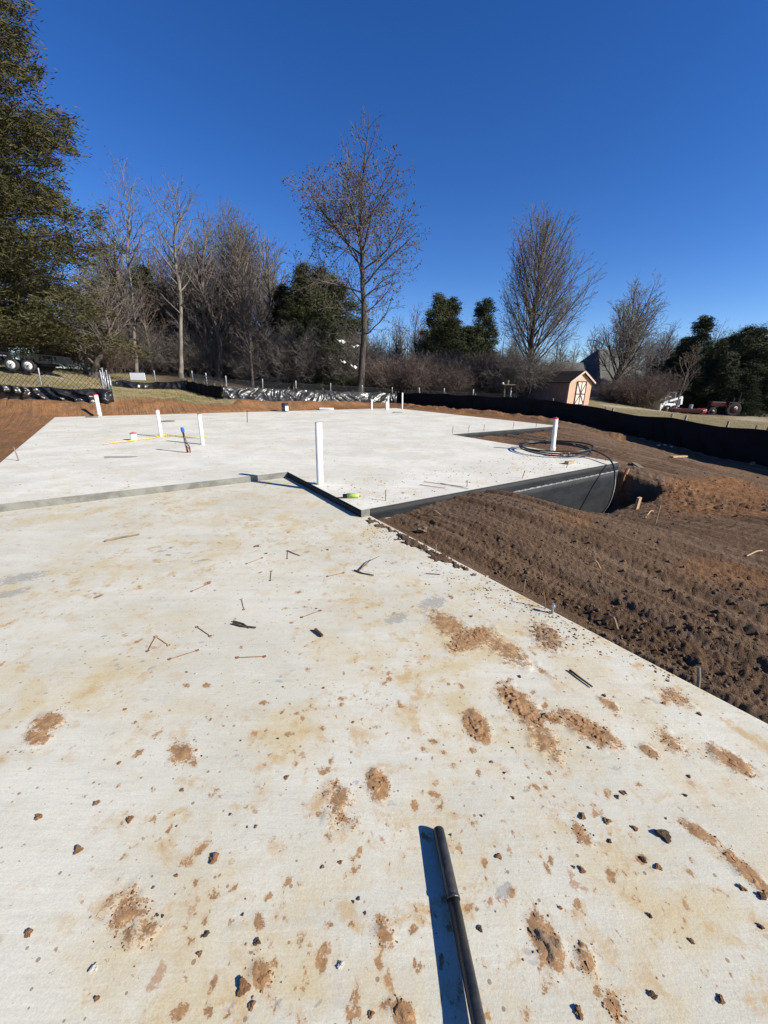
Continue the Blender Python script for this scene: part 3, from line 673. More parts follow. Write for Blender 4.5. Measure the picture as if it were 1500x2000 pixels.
for x,y,s in [(1190,1645,6),(1256,1681,8),(1487,1752,9),(1268,1790,6),(937,1816,7),(1274,1945,8),(404,1826,7),(1072,1880,4),(700,1757,5),(690,1763,4),(713,1785,4),(308,1789,4),(318,1791,4),(450,1592,4),(483,1617,3),(474,1788,4),(1120,1695,4),(880,1632,4),(940,1595,4),(1485,1812,6),
    (1150,1462,5),(1180,1360,6),(1345,1518,5),(1338,1555,5),(1205,1558,6),(1220,1550,5),(985,1511,4),(1015,1323,6),(920,1205,6),(1001,1462,4),(345,1615,3),(395,1830,3),(543,1444,4),(470,1448,3),(385,1475,3),(394,1478,3),(640,1075,5),(520,1082,5),(618,1190,4),(1300,1600,3)]:
    place_lump(x,y,s,'dark',('tiny' if s<5 else 'small')+' dark clod or stone '+where(x,y),group=g2)
place_lump(1295,1634,15,'dark','large dark clod with a long shadow right of the pole tip')
place_lump(476,1931,14,'clod','large round orange clod at the bottom left of the slab')
place_lump(492,1966,8,'clod','small orange clod just below the large round clod at bottom left')
place_lump(419,1679,12,'clod','plump orange clod left of the pole shadow tip')
place_lump(503,1842,8,'dark','single dark clod above the crumbly mud dab at bottom left')
place_lump(666,1887,9,'white','white stone chip with a dark shadow left of the pole shadow')
place_lump(184,1893,8,'white','white stone chip near the lower left of the slab')
place_lump(502,1068,8,'brown','brown stone alone on the slab below the concrete step')
place_lump(926,1124,9,'brown','brown stone at the soil edge beside a white pebble')
place_lump(951,1127,6,'white','white pebble at the soil edge beside a brown stone')
place_lump(383,1257+60,4,'white','pale pebble beside the scattered wire ties'); place_lump(365,1314,4,'brown','tiny brown pebble beside the scattered wire ties')
place_lump(796,1022,19,'brown','large muddy rock sitting in the soil at the slab corner',P=W(2.75,3.25,-.02))


# ------------------------------------------------------------------ form ties, twigs, bolts on the slab
def tie(p,q,faded=False,label=''):
    A=G(*p); B=G(*q); d=B-A; L=np.linalg.norm(d); e=d/L
    root=empty('wire_tie',A); r=.0026
    mb=MB(); mb.tube([(0,0,.006),tuple(d*.5+np.array([0,0,.007])),tuple(d+np.array([0,0,.006]))],r,6); mb.build('rod',M['tan'] if faded else M['rust'],root)
    for s,c in ((0,np.zeros(3)),(1,d)):
        mb=MB(); pts=[(c[0]+.008*math.cos(t),c[1]+.008*math.sin(t),.007) for t in np.linspace(0,5.6,9)]; mb.tube(pts,.0028,5); mb.build('end_loop',M['tan'] if faded else M['rust'],root)
    return tag(root,label,'wire tie','rusty form ties scattered on the near slab')
M['tan']=plain('faded_tan_rust',(.42,.29,.14),(.3,.2,.1),20,.85)
for p,q,fd,lb in [((289,1273),(304,1245),0,'rusty form tie pointing away, touching a faded tan tie'),((306,1246),(330,1262),1,'faded tan form tie meeting a rusty one at its left end'),
 ((332,1289),(386,1272),0,'rusty form tie slanting up right, left of the level one'),((385,1226),(411,1244),0,'short grey-brown form tie slanting down right'),
 ((464,1286),(517,1284),0,'rusty form tie lying almost level across the slab'),((590,1207),(626,1194),0,'rusty form tie slanting up right, near the dark short stick'),
 ((528,1135),(530,1117),0,'bright rusty form tie standing out straight below the brown stone'),((375,1156),(409,1141),0,'thin rusty form tie left of centre, far from the others'),
 ((472,1172),(477,1192),1,'faded form tie mark pointing toward the camera'),((640,1127),(671,1120),0,'rusty form tie left of the branched twig'),((482,1102),(512,1091),0,'thin form tie below left of the brown stone'),
 ((561,1092),(562,1078),0,'short form tie stub beside the thin stick below the step')]: tie(p,q,fd,lb)
def stick(name,pts,r,mat,label,cat='twig',z=0,zs=None,n=6):
    P=[G(x,y,z) for x,y in pts]; o0=P[0].copy(); o0[2]=0
    zs=zs or [.006+r]*len(P)
    root=MB(); root.tube([tuple(np.array([p[0]-o0[0],p[1]-o0[1],zz+z])) for p,zz in zip(P,zs)],[r*(1-.5*i/len(P)) for i in range(len(P))],n)
    o=root.build(name,mat); o.location=(o0[0],o0[1],0); return tag(o,label,cat)
stick('stick',[(206,1059),(240,1052),(273,1046)],.012,M['greywood'],'flat grey stick on the slab left of centre','stick')
stick('stick',[(616,1234),(630,1246)],.012,M['darkclod'],'short dark stick on the slab below the branched tie','stick')
stick('stick',[(1112,1312),(1130,1326),(1156,1345)],.007,M['twig'],'thin dark stick near the long mud lump')
t=stick('twig',[(692,1116),(708,1122),(730,1126)],.007,M['twig'],'forked dark twig on the slab below the slab corner')
b0=G(700,1118); b1=G(722,1102); b2=G(740,1097); L0=np.array(t.location)
mb=MB(); mb.tube([tuple(np.array([p[0],p[1],.015+.02*i])-np.array([L0[0],L0[1],0])) for i,p in enumerate((b0,b1,b2))],[.006,.004,.002],6); mb.build('branch',M['twig'],t)
stick('twig',[(455,1221),(472,1226),(500,1229)],.008,M['twig'],'dark twig with a second beside it in the middle of the slab')
stick('twig',[(456,1216),(475,1221),(487,1229)],.006,M['twig'],'thinner twig crossing the dark twig in the middle of the slab')
stick('twig',[(561,1077),(575,1083),(586,1087)],.005,M['rust'],'thin reddish stick below the concrete step')
stick('twig',[(832,1122),(860,1124)],.005,M['greywood'],'thin straight twig near the soil beside the brown stone')
def rod(px,py,h,z,lean,label,mat='rust',r=.006,name='anchor_rod',cat='rod',grp=None,P=None):
    P=G(px,py,z) if P is None else P; mb=MB(); mb.tube([(0,0,-.02),(lean[0]*.5,lean[1]*.5,h*.55),(lean[0],lean[1],h)],r,7)
    o=mb.build(name,M[mat]); o.location=tuple(P); return tag(o,label,cat,grp)
rod(851,1082,.10,0,(0,.01),'pale rod stub standing on the slab edge by the mud','greywood',.007)
b_=empty('anchor_bolt',G(1078,1199)); tag(b_,'pale anchor bolt standing at the slab edge beside a bent wire','anchor bolt')
mb=MB(); mb.tube([(0,0,-.02),(.0,.0,.085)],.010,8); mb.build('shank',M['galv'],b_)
mb=MB(); mb.tube([(0,0,.060),(0,0,.074)],.018,6); mb.build('nut',M['galv'],b_)
rod(1066,1190,.14,0,(-.03,.02),'bent thin wire standing beside the anchor bolt','rust',.004)
rod(1000,1150,.12,0,(.01,.02),'thin rod poking from the soil edge right of the white pebble','greywood',.005,P=W(2.56,1.72,-.03))
rod(1205,1232,.13,0,(-.02,.02),'pale root stub poking from the soil at the slab edge','greywood',.010,P=W(2.56,.50,-.05))
for x,y,h,ln,lb in [(753,978,.15,(0,0),'bent anchor rod standing near the raised slab corner'),(912,951,.10,(0,.01),'short rod at the raised slab edge by the mud scrapes'),(1020,934,.13,(.03,.0),'leaning anchor rod on the raised slab edge left of the brick'),
    (1106,914,.10,(.02,.0),'rod under the tan brick at the raised slab edge'),(1165,897,.15,(0,0),'tall thin rod near the far corner of the raised slab'),(1182,900,.11,(.01,0),'short thin rod at the far corner of the raised slab')]:
    rod(x,y,h,.1,ln,lb)
for a,b,lb in [(8.7,9.1,'first rod along the notched slab edge from the inner corner'),(9.4,9.1,'second rod along the notched slab edge'),(10.1,9.1,'third rod along the notched slab edge'),(11.6,9.12,'fourth rod along the notched slab edge'),(12.9,9.12,'last rod along the notched slab edge')]:
    rod(0,0,.22,0,(.01,0),lb,P=W(a,b,.1),r=.008)
rod(483,825,.42,.1,(.02,.03),'dark bent tube rising from the far middle of the slab','blackpipe',.012,'conduit_stub','conduit')
rod(37,900,.25,.1,(-.03,.0),'thin stake at the left edge of the raised slab','greywood',.010,'stake','stake')
br=MB(); br.box((0,0,0),(.20,.09,.055)); o=br.build('brick',M['bricktan'],None,bevel=.004); o.location=tuple(G(1112,903,.13)); o.rotation_euler=(0,.05,AX); tag(o,'small tan brick at the raised slab edge under the coil','brick')
# scraps of straw at the raised edge
for i,(x,y,x2,y2) in enumerate([(820,948,870,955),(828,942,905,952),(860,945,915,956)]):
    stick('straw',[(x,y),(x2,y2)],.006,M['wood'],['short straw stem in the debris by the raised edge','long pale straw stem in the debris by the raised edge','straw stem nearest the raised slab edge'][i],'straw',z=.1)

# ------------------------------------------------------------------ pipes
def pipe(px,py,tpx,tpy,r,label,cap=None,z=.1,group=None,hub=0):
    P=G(px,py,z); T=AT(tpx,tpy,P[1]); root=empty('vent_pipe',P); h=T[2]-z; lx=T[0]-P[0]; n=20
    mb=MB(); ro,ri=r,r*.90
    mb.tube([(0,0,-.05),(lx,0,h)],ro,n,cap=False)
    k=len(mb.v); mb.tube([(lx,0,h),(lx*.8,0,h-.15)],ri,n,cap=False)
    mb.f+= [(n+j, n+(j+1)%n, k+(j+1)%n, k+j) for j in range(n)]
    if cap!='pink': mb.tube([(lx,0,h-.02),(lx,0,h-.015)],ri,n)
    mb.build('tube',M['pvc'],root,smooth=True)
    if hub:
        m2=MB(); m2.tube([(0,0,-.02),(0,0,.11),(0,0,.12)],[r*1.18,r*1.18,r*1.05],n); m2.build('coupling',M['pvc'],root,smooth=True)
    if cap=='pink':
        m2=MB(); m2.tube([(lx,0,h-.014),(lx,0,h+.006),(lx,0,h+.012)],[r*1.05,r*1.05,r*.8],n); m2.build('cap',M['pink'],root,smooth=True)
        m3=MB(); m3.tube([(lx,0,h+.01),(lx,0,h+.03)],r*.28,8); m3.build('knob',M['pink'],root)
    return tag(root,label,'pipe',group)
pg='white drain pipes standing up from the raised slab'
pipe(625,946,622,825,.050,'tallest white drain pipe with open top, nearest the concrete step',group=pg)
pipe(1079,882,1086,817,.050,'white drain pipe with pink cap standing inside the black coil','pink',group=pg,hub=1)
pipe(396,868,389,808,.042,'white drain pipe with red cap right of the yellow tape','pink',group=pg)
pipe(315,853,307,800,.042,'white drain pipe with red cap standing in the yellow tape','pink',group=pg)
pipe(195,812,187,771,.070,'leftmost white drain pipe with red top by the far left slab edge','pink',group=pg,hub=1)
pipe(261,860,260,846,.075,'short wide white pipe stub with pink cap beside yellow tape','pink',group=pg)
pipe(755.5,801,755,785,.085,'short thick white pipe hugging a taller one at the far slab edge',group=pg)
pipe(758.5,799,758,773,.050,'white pipe behind a short thick stub at the far slab edge',group=pg)
pipe(785.5,797.5,786,767,.045,'slim white pipe rightmost on the far slab edge',group=pg)
pipe(726,801,726,780,.045,'slim white pipe leftmost of the far slab edge cluster',group=pg)
w=empty('water_riser',G(367,884,.1)); T=AT(357,842,w.location[1])-np.array(w.location); tag(w,'black water riser with blue cap and brass clamps leaning left','pipe')
mb=MB(); mb.tube([(0,0,-.03),tuple(T*.5),tuple(T)],[.020,.020,.020],12); mb.build('tube',M['blackpipe'],w,smooth=True)
mb=MB(); mb.tube([tuple(T*.96),tuple(T*1.1),tuple(T*1.17)],[.034,.034,.026],12); mb.build('cap',M['blue'],w)
for k in (.15,.32,.5): 
    mb=MB(); mb.tube([tuple(T*k+np.array([.012,-.012,0])),tuple(T*(k+.10)+np.array([.014,-.01,0]))],.032,10); mb.build('clamp',M['rust'] if k==.15 else M['greywood'],w)
mb=MB(); mb.tube([(.05,0,0),(.055,-.01,.12),tuple(T*.45+np.array([.03,0,0]))],[.012,.012,.010],8); mb.build('branch_tube',M['blackpipe'],w)
mb=MB(); mb.tube([(0,0,0),(0,0,.004)],.05,14); mb.build('seal',M['redplastic'],w)

# black pole in the foreground, two telescoped sections resting on the slab
pr=empty('black_pole',(.226,.987,.022)); tag(pr,'long black steel pole of two sections lying toward the camera','pole')
def pl(p): return tuple(np.array(p)-np.array([.226,.987,.022]))
tip=(.2215,1.02,.0255); jn=(.243,.812,.031); end=(.302,.02,.072)
mb=MB(); mb.tube([pl(tip),pl((.2218,1.016,.0257)),pl(jn)],[.0185,.0212,.0212],24); mb.build('outer_section',M['steelpole'],pr,smooth=True,bevel=.001)
mb=MB(); mb.tube([pl((.2432,.815,.0312)),pl((.2437,.806,.0314))],[.0222,.0222],24); mb.build('collar',M['steelpole'],pr,smooth=True)
mb=MB(); mb.tube([pl((.243,.81,.0312)),pl((.2655,.55,.0385)),pl(end)],[.0190,.0190,.0190],24); mb.build('inner_section',M['steelpole'],pr,smooth=True)

# ------------------------------------------------------------------ coil of black pipe
cc=G(1082,884,.1); co=empty('pipe_coil',cc); tag(co,'loose coil of black pipe around a white drain pipe, tail hanging into the pit','pipe coil')
r0=.76
for k,(rr,zz,ph) in enumerate([(.76,.03,0),(.72,.07,.6),(.79,.11,1.4)]):
    pts=[((rr+.012*math.sin(3*t+ph))*math.cos(t),(rr*.98+.012*math.cos(2*t+ph))*math.sin(t),zz+.035*math.sin(t+ph)+.05) for t in np.linspace(ph,ph+2*math.pi*.985,64)]
    mb=MB(); mb.tube(pts,.0165,10); mb.build('loop',M['blackpipe'],co,smooth=True)
def rel(p): return tuple(np.array(p)-cc)
def spline(P,n=12):
    P=[np.array(p,float) for p in P]; P=[2*P[0]-P[1]]+P+[2*P[-1]-P[-2]]; out=[]
    for i in range(1,len(P)-2):
        for t in np.linspace(0,1,n,endpoint=False):
            a,b,c,d=P[i-1:i+3]; out.append(.5*((2*b)+(-a+c)*t+(2*a-5*b+4*c-d)*t*t+(-a+3*b-3*c+d)*t**3))
    out.append(P[-2]); return out
tail=[cc+np.array([.10,.74,.14]),cc+np.array([.62,.55,.20]),cc+np.array([1.00,.10,.30]),W(8.35,4.35,.42),W(8.45,3.92,.20),W(8.38,3.60,-.25),W(8.05,3.40,-.62),W(7.7,3.35,-.80)]
tail=[cc+np.array([.35,.70,.15]),AT(1150,877,8.75),AT(1180,889,8.2),AT(1195,903,7.75),AT(1201,925,7.45),AT(1199,955,7.25),AT(1189,985,7.1),AT(1172,1008,7.0)]
mb=MB(); mb.tube([rel(p) for p in spline(tail)],.0165,10); mb.build('tail',M['blackpipe'],co,smooth=True)
fe=[cc+np.array([.1,.76,.10]),cc+np.array([-.25,.75,.17]),AT(1048,866,9.95),AT(1014,866,9.8)]
mb=MB(); mb.tube([rel(p) for p in spline(fe)],.0165,10); mb.build('free_end',M['blackpipe'],co,smooth=True)
def crumple(name,P,size,mat,label,cat,seed,hh=.05,n=16):
    s,t=np.meshgrid(np.linspace(-1,1,n),np.linspace(-1,1,n)); r=1+.5*(fbm(s*1.5+seed,t*1.5,3,seed)-.5)
    x=s*size[0]*r; y=t*size[1]*r; e=1-np.clip(np.hypot(s,t)/1.25,0,1)
    z=.004+hh*np.abs(fbm(s*3+seed,t*3,3,seed+2)-.35)*2*e**.5
    v=np.stack([x,y,z],-1); ii=np.arange(n*n).reshape(n,n); q=np.stack([ii[:-1,:-1],ii[:-1,1:],ii[1:,1:],ii[1:,:-1]],-1).reshape(-1,4)
    q=q[(np.hypot(s,t).ravel()[q].mean(1)<1.2)]
    o=mesh_np(name,v.reshape(-1,3),q,mat); o.location=tuple(P); return tag(o,label,cat)
crumple('plastic_wrap',G(1080,890,.102),(.16,.10),M['redplastic'],'crumpled red and white wrapper on the slab inside the coil','wrapper',3,.05)
crumple('paper_scrap',G(1107,889,.102),(.14,.10),M['stone'],'crumpled tan paper on the slab inside the coil beside the red wrapper','paper',5,.07)
crumple('rag',G(1122,891,.102),(.10,.07),M['tarp'],'small dark blue-grey rag on the slab at the right of the coil','rag',6,.05)
# lime bottle
bt=empty('spray_can',G(684,973,.1)); bt.rotation_euler=(0,0,R(8)); tag(bt,'lime green spray can with black cap lying beside the concrete step','spray can')
mb=MB(); mb.tube([(-.04,0,.034),(.11,0,.034),(.12,0,.034)],[.033,.033,.02],14); mb.build('body',M['lime'],bt,smooth=True)
mb=MB(); mb.tube([(-.10,0,.034),(-.05,0,.034),(-.04,0,.034)],[.028,.028,.033],14); mb.build('cap',M['blackpipe'],bt,smooth=True)
crumple('dry_leaf',G(697,970,.102),(.05,.03),M['clod'],'dry brown leaf crumpled beside the lime spray can','leaf',9,.03,10)
# yellow tape
yp=[(204,869),(225,866),(240,864),(262,862),(282,859),(300,857),(312,853),(322,851),(345,853),(370,856),(392,856),(405,854)]
P=[G(x,y,.1) for x,y in yp]; o0=P[0]; P=spline([p-o0 for p in P],8)
mb=MB()
for k in range(3):
    q=[np.array(p)+np.array([.015*math.sin(i*.9+k*2),.02*math.cos(i*.7+k*2),.012+.010*abs(math.sin(i*1.3+k))]) for i,p in enumerate(P)]
    vs=[];fs=[]
    for i,p in enumerate(q):
        tw=i*.55+k; wv=.016; dx=np.array([0,math.cos(tw)*wv,abs(math.sin(tw))*wv]); vs+= [p-dx*np.array([1,1,0]),p+dx]
    fs=[(2*i,2*i+1,2*i+3,2*i+2) for i in range(len(q)-1)]; mb.add(vs,fs)
tp=mb.build('caution_tape',M['yellow']); tp.location=tuple(o0); tag(tp,'twisted yellow tape strung along the slab between pipe stubs','tape')
kn=MB()
for k in range(16): 
    t=random.uniform(0,6.28); c=np.array([G(318+random.uniform(-10,22),853,.1)])[0]-o0; kn.bar(c+np.array([.05*math.cos(t),.04*math.sin(t),.01]),c+np.array([-.05*math.cos(t),.03,.05]),.004,.02)
kn.build('knot',M['yellow'],tp)
# puddle marks and far things
pu=MB(); n=26; c=G(230,893,.1); pts=[(c[0]+(.27+.05*math.sin(3*t))*math.cos(t)*(1.25 if math.cos(t)>0 else 1),c[1]+(.15+.05*math.sin(2*t+1))*math.sin(t)) for t in np.linspace(0,6.283,n,endpoint=False)]
M['damp']=plain('damp_concrete_stain',(.40,.39,.34),(.33,.32,.28),9,.45)
pu.prism(pts,.1005,.1045); tag(pu.build('damp_stain',M['damp']),'wide shallow damp stain on the raised slab','stain')
pu=MB(); c=G(327,823,.1); pu.tube([(c[0],c[1],.098),(c[0],c[1],.112)],.26,24); tag(pu.build('drain_plate',M['greywood']),'round dark drain plate flush in the slab near the capped pipes','drain cover')
bk=empty('bucket',G(557,804,.1)); tag(bk,'dark blue plastic bucket with white label on the far slab edge','bucket')
mb=MB(); mb.tube([(0,0,0),(0,0,.36),(0,0,.37)],[.145,.165,.165],24); mb.build('body',M['navy'] if 'navy' in M else plain('navy_plastic',(.02,.035,.11),(.015,.025,.08),8,.4),bk,smooth=True)
mb=MB(); mb.tube([(0,0,.36),(0,0,.40)],.175,24); mb.build('lid',M['black'],bk)
mb=MB(); vs=[];fs=[]
for i in range(9):
    t=R(-110+i*9)+R(40); vs+=[(.157*math.cos(t),.157*math.sin(t),.04),(.167*math.cos(t),.167*math.sin(t),.28)]
mb.add(vs,[(2*i,2*i+2,2*i+3,2*i+1) for i in range(8)]); mb.build('label_sheet',M['board'],bk)
mb=MB(); mb.tube([(.17*math.cos(t),.17*math.sin(t)*.2-.12,.34-.18*abs(math.sin(t))) for t in np.linspace(3.14,6.28,12)],.004,5); mb.build('handle',M['galv'],bk)
pv=MB(); a=G(627,800.5,.1); b=G(648,799.5,.1); pv.box((0,0,.045),(float(np.linalg.norm(b-a)),.30,.09)); o=pv.build('foam_board',M['board'],None,bevel=.01); o.location=tuple((a+b)/2); tag(o,'white flat slab of foam lying at the far slab edge','board')
a=G(168,815.5,.1); b=G(191,815.5,.1); mb=MB(); mb.bar(tuple(a-a),tuple(b-a),.09,.04); o=mb.build('plank',M['greywood']); o.location=(a[0],a[1],.122); tag(o,'short grey plank lying at the foot of the leftmost pipe','plank')
a=G(768,806,.1); b=G(785,806,.1); mb=MB(); mb.bar((0,0,0),tuple(b-a),.25,.03); o=mb.build('plank',M['tarp']); o.location=(a[0],a[1],.118); tag(o,'thin grey panel lying flat near the far pipes','panel')
# pit: stake, gravel, rods, boards on soil
st=MB(); st.box((0,0,-.02),(.09,.04,.55)); o=st.build('wood_stake',M['wood'],None); P=W(7.05,2.85); o.location=(P[0],P[1],hz(P[0],P[1])-.05); o.rotation_euler=(R(4),R(-3),AX); tag(o,'short cut timber stake standing at the foot of the black wall','stake')
P=np.array(W(6.55,3.62)); n=260; q=np.c_[rng.normal(0,.17,n),rng.normal(0,.10,n)]; q=np.c_[P[0]+q@np.array([U[0],V[0]]),P[1]+q@np.array([U[1],V[1]])]; h_=height(q[:,0],q[:,1])[0]
tag(scatter('gravel',np.c_[q,h_+.03*rng.random(n)],.012+.018*rng.random(n),M['gravel'],.8),'spilled white gravel at the foot of the black wall','gravel',kind='stuff')
P=W(8.72,3.9); s_=empty('corner_stake',(P[0],P[1],hz(P[0],P[1])-.02)); tag(s_,'rusty copper pipe stub bent over at the outer slab corner','pipe')
mb=MB(); mb.tube([(0,0,-.1),(.0,.0,.25),(.02,0,.38),(.05,.02,.42)],[.030,.028,.026,.024],10); mb.build('tube',M['rust'],s_,smooth=True)
mb=MB(); mb.tube([(.03,0,.36),(.07,.02,.47)],.036,8); mb.build('bent_tip',plain('copper_orange',(.45,.2,.11),None,10,.5),s_)
def onsoil(px,py): 
    P=hit(px,py); P[2]=hz(P[0],P[1]); return P
for px,py,h,lb in [(1278,1030,.28,'thin pale rod standing in the orange clay by the pit'),(1246,885,.10,'short pale stub on the soil beyond the slab corner')]:
    rod(0,0,h,0,(.01,0),lb,'wood',.008,P=onsoil(px,py))
def board(p,q,w,t,mat,label,name='board',cat='board',lift=.03,ends=(0,0)):
    A=onsoil(*p); B=onsoil(*q); A[2]+=lift+ends[0]; B[2]+=lift+ends[1]; mb=MB(); mb.bar((0,0,0),tuple(B-A),w,t); o=mb.build(name,mat); o.location=tuple(A); return tag(o,label,cat)
board((1310,897),(1338,896),.10,.04,M['wood'],'bright short board lying in sun at the shadow edge')
board((1236,910),(1255,925),.10,.03,M['greywood'],'short weathered board in the soil beyond the slab corner')
board((1466,913),(1510,872),.10,.05,M['greywood'],'long grey timber slanting out of the frame in the fence shadow',ends=(0,.15))
board((1452,852),(1490,868),.10,.05,M['greywood'],'grey timber lying in the fence shadow near the right edge')
board((1295,868),(1340,860),.06,.05,M['blackpipe'],'dark pipe length lying in the fence shadow','pipe','pipe')
crumple('tarp',onsoil(1405,864),(.85,.30),M['tarp'],'crumpled grey sheet lying along the fence in shadow','sheet',12,.16,24)
crumple('blue_bag',onsoil(1349,862),(.22,.28),M['blue'],'crumpled blue bag in the shadow below the fence','bag',14,.35,18)
for i,(x,y,r_) in enumerate([(1285,873,5),(1297,875,4),(1310,878,4),(1330,790+78,4)]):
    place_lump(x,y,r_,'white',['leftmost pale rubble stone in the fence shadow','pale rubble stone second from the left in the fence shadow','flat pale rubble stone third in the fence shadow','small pale rubble stone by the blue bag'][i],P=onsoil(x,y))
for x,y,x2,y2,lb in [(1455,1095,1500,1085,'pale root on the brown soil at right'),(1150,1105,1172,1112,'pale straw on the brown soil'),(1185,1215,1205,1235,'root sticking out of the soil bank near the slab edge'),(832,1008,860,1010,'pale root on top of the soil mound'),(1260,1015,1275,1003,'root arching by the orange clay')]:
    A=onsoil(x,y); B=onsoil(x2,y2); mb=MB(); mb.tube([tuple(p) for p in spline([A*0,(B-A)*.5+np.array([0,0,.05]),B-A],5)],.008,5); o=mb.build('root',M['wood']); o.location=tuple(A+np.array([0,0,.012])); tag(o,lb,'root')
# clods at the far berm
for i,(x,y,r_) in enumerate([(893,792,5),(905,793,5),(930,791,8),(940,795,6),(868,792,6)]):
    place_lump(x,y,r_,'dark' if i!=2 else 'clod',['small dark clod right of the far fence corner','second dark clod near the far fence','big reddish clod against the far black fence','dark clod right of the big reddish clod','lump of brown soil at the far slab corner'][i],P=onsoil(x,y))

# ------------------------------------------------------------------ silt fences
def resample(path,step):
    P=np.array(path,float); d=np.r_[0,np.cumsum(np.hypot(np.diff(P[:,0]),np.diff(P[:,1])))]; n=max(2,int(d[-1]/step)); s=np.linspace(0,d[-1],n)
    Q=np.stack([np.interp(s,d,P[:,k]) for k in range(4)],-1); return s,Q
def silt(name,path,mat,label,seed,amp=.06,bay=2.0,step=.045,sag=.06,sun_side=1,flare=.12,grp='black silt fence runs around the building site'):
    s,Q=resample(path,step); k=22; hgrid=np.linspace(0,1,k)
    tx=np.gradient(Q[:,0]); ty=np.gradient(Q[:,1]); L=np.hypot(tx,ty)+1e-9; nx,ny=ty/L,-tx/L
    flip=np.where(nx*-Q[:,0]+ny*-Q[:,1]>0,1,-1); nx,ny=nx*flip,ny*flip
    Sg,Hg=np.meshgrid(s,hgrid); ph=(Sg/bay)%1
    top=Q[:,3]-sag*np.sin(np.pi*((s/bay)%1))*(.5+vn(s*.7,s*0,seed)); bot=Q[:,2]-.10
    w1=Sg*1.6+Hg*(1.3*np.sin(Sg*.9+seed))+fbm(Sg*.9,Hg*1.4,3,seed)*1.8
    folds=np.abs(((w1*1.05)%1)-.5)*2; folds=folds**2.2
    w2=Sg*4.1-Hg*3.2+fbm(Sg*1.7,Hg*2,3,seed+3)*2.5; f2=np.abs((w2%1)-.5)*2
    D=amp*(folds-.5)*1.5+amp*.22*(f2-.5)+amp*1.6*(fbm(Sg*.8,Hg*1.2,4,seed+7)-.5)+flare*(1-Hg)**2+ .05*np.sin(np.pi*ph)*np.sin(np.pi*Hg)
    D=D*(.35+.65*np.sin(np.pi*np.clip(Hg*.9+.05,0,1)))
    X=Q[:,0][None]+nx[None]*D; Y=Q[:,1][None]+ny[None]*D; Z=bot[None]+(top-bot)[None]*Hg+.02*(vn(Sg*3,Hg*4,seed+4)-.5)
    gz=base(X,Y); 
    v=np.stack([X,Y,Z],-1); n=len(s); ii=np.arange(n*k).reshape(k,n); q=np.stack([ii[:-1,:-1],ii[:-1,1:],ii[1:,1:],ii[1:,:-1]],-1).reshape(-1,4)
    root=empty(name,(Q[0,0],Q[0,1],Q[0,2])); off=np.array([Q[0,0],Q[0,1],Q[0,2]])
    mesh_np('sheet',v.reshape(-1,3)-off,q,mat,root,smooth=True)
    # lapped hem along the top
    hem=MB(); pts=[(X[-1,i]-off[0],Y[-1,i]-off[1],Z[-1,i]-off[2]) for i in range(0,n,4)]; 
    if len(pts)>2: hem.tube(pts,.014,5); hem.build('top_hem',mat,root,smooth=True)
    ns=max(2,int(round(s[-1]/bay))+1)
    for j in range(ns):
        sj=min(j*bay,s[-1]); c=[np.interp(sj,s,Q[:,i]) for i in range(4)]; i_=min(int(sj/max(s[-1],1e-6)*(n-1)),n-1)
        mb=MB(); h=c[3]-c[2]+.15; mb.box((0,0,h/2-.1),(.04,.04,h+.1)); o=mb.build('post',M['greywood'],root); o.location=(c[0]-nx[i_]*.14-off[0],c[1]-ny[i_]*.14-off[1],c[2]-off[2]); o.rotation_euler=(random.uniform(-.02,.02),random.uniform(-.02,.02),0)
    return tag(root,label,'silt fence',grp)
silt('silt_fence',PA,M['plastic'],'nearest glossy black silt fence below the chain-link at the left edge',11,.19,1.6)
silt('silt_fence',PB,M['plastic'],'glossy black silt fence on the grass behind the white board, left',23,.05,1.8)
silt('silt_fence',PC,M['fabric'],'dark shaded bend of silt fence coming forward from the grass',31,.05,1.5)
silt('silt_fence',PD,M['plastic'],'crumpled shiny silt fence left of centre behind the bucket',41,.055,1.9)
silt('silt_fence',PE,M['plastic'],'wrinkled shiny silt fence run in front of the tallest bare tree',55,.060,2.2)
silt('silt_fence',RF,M['fabric'],'long matte black silt fence along the whole right side',67,.04,2.4,.07,.05,flare=.05)
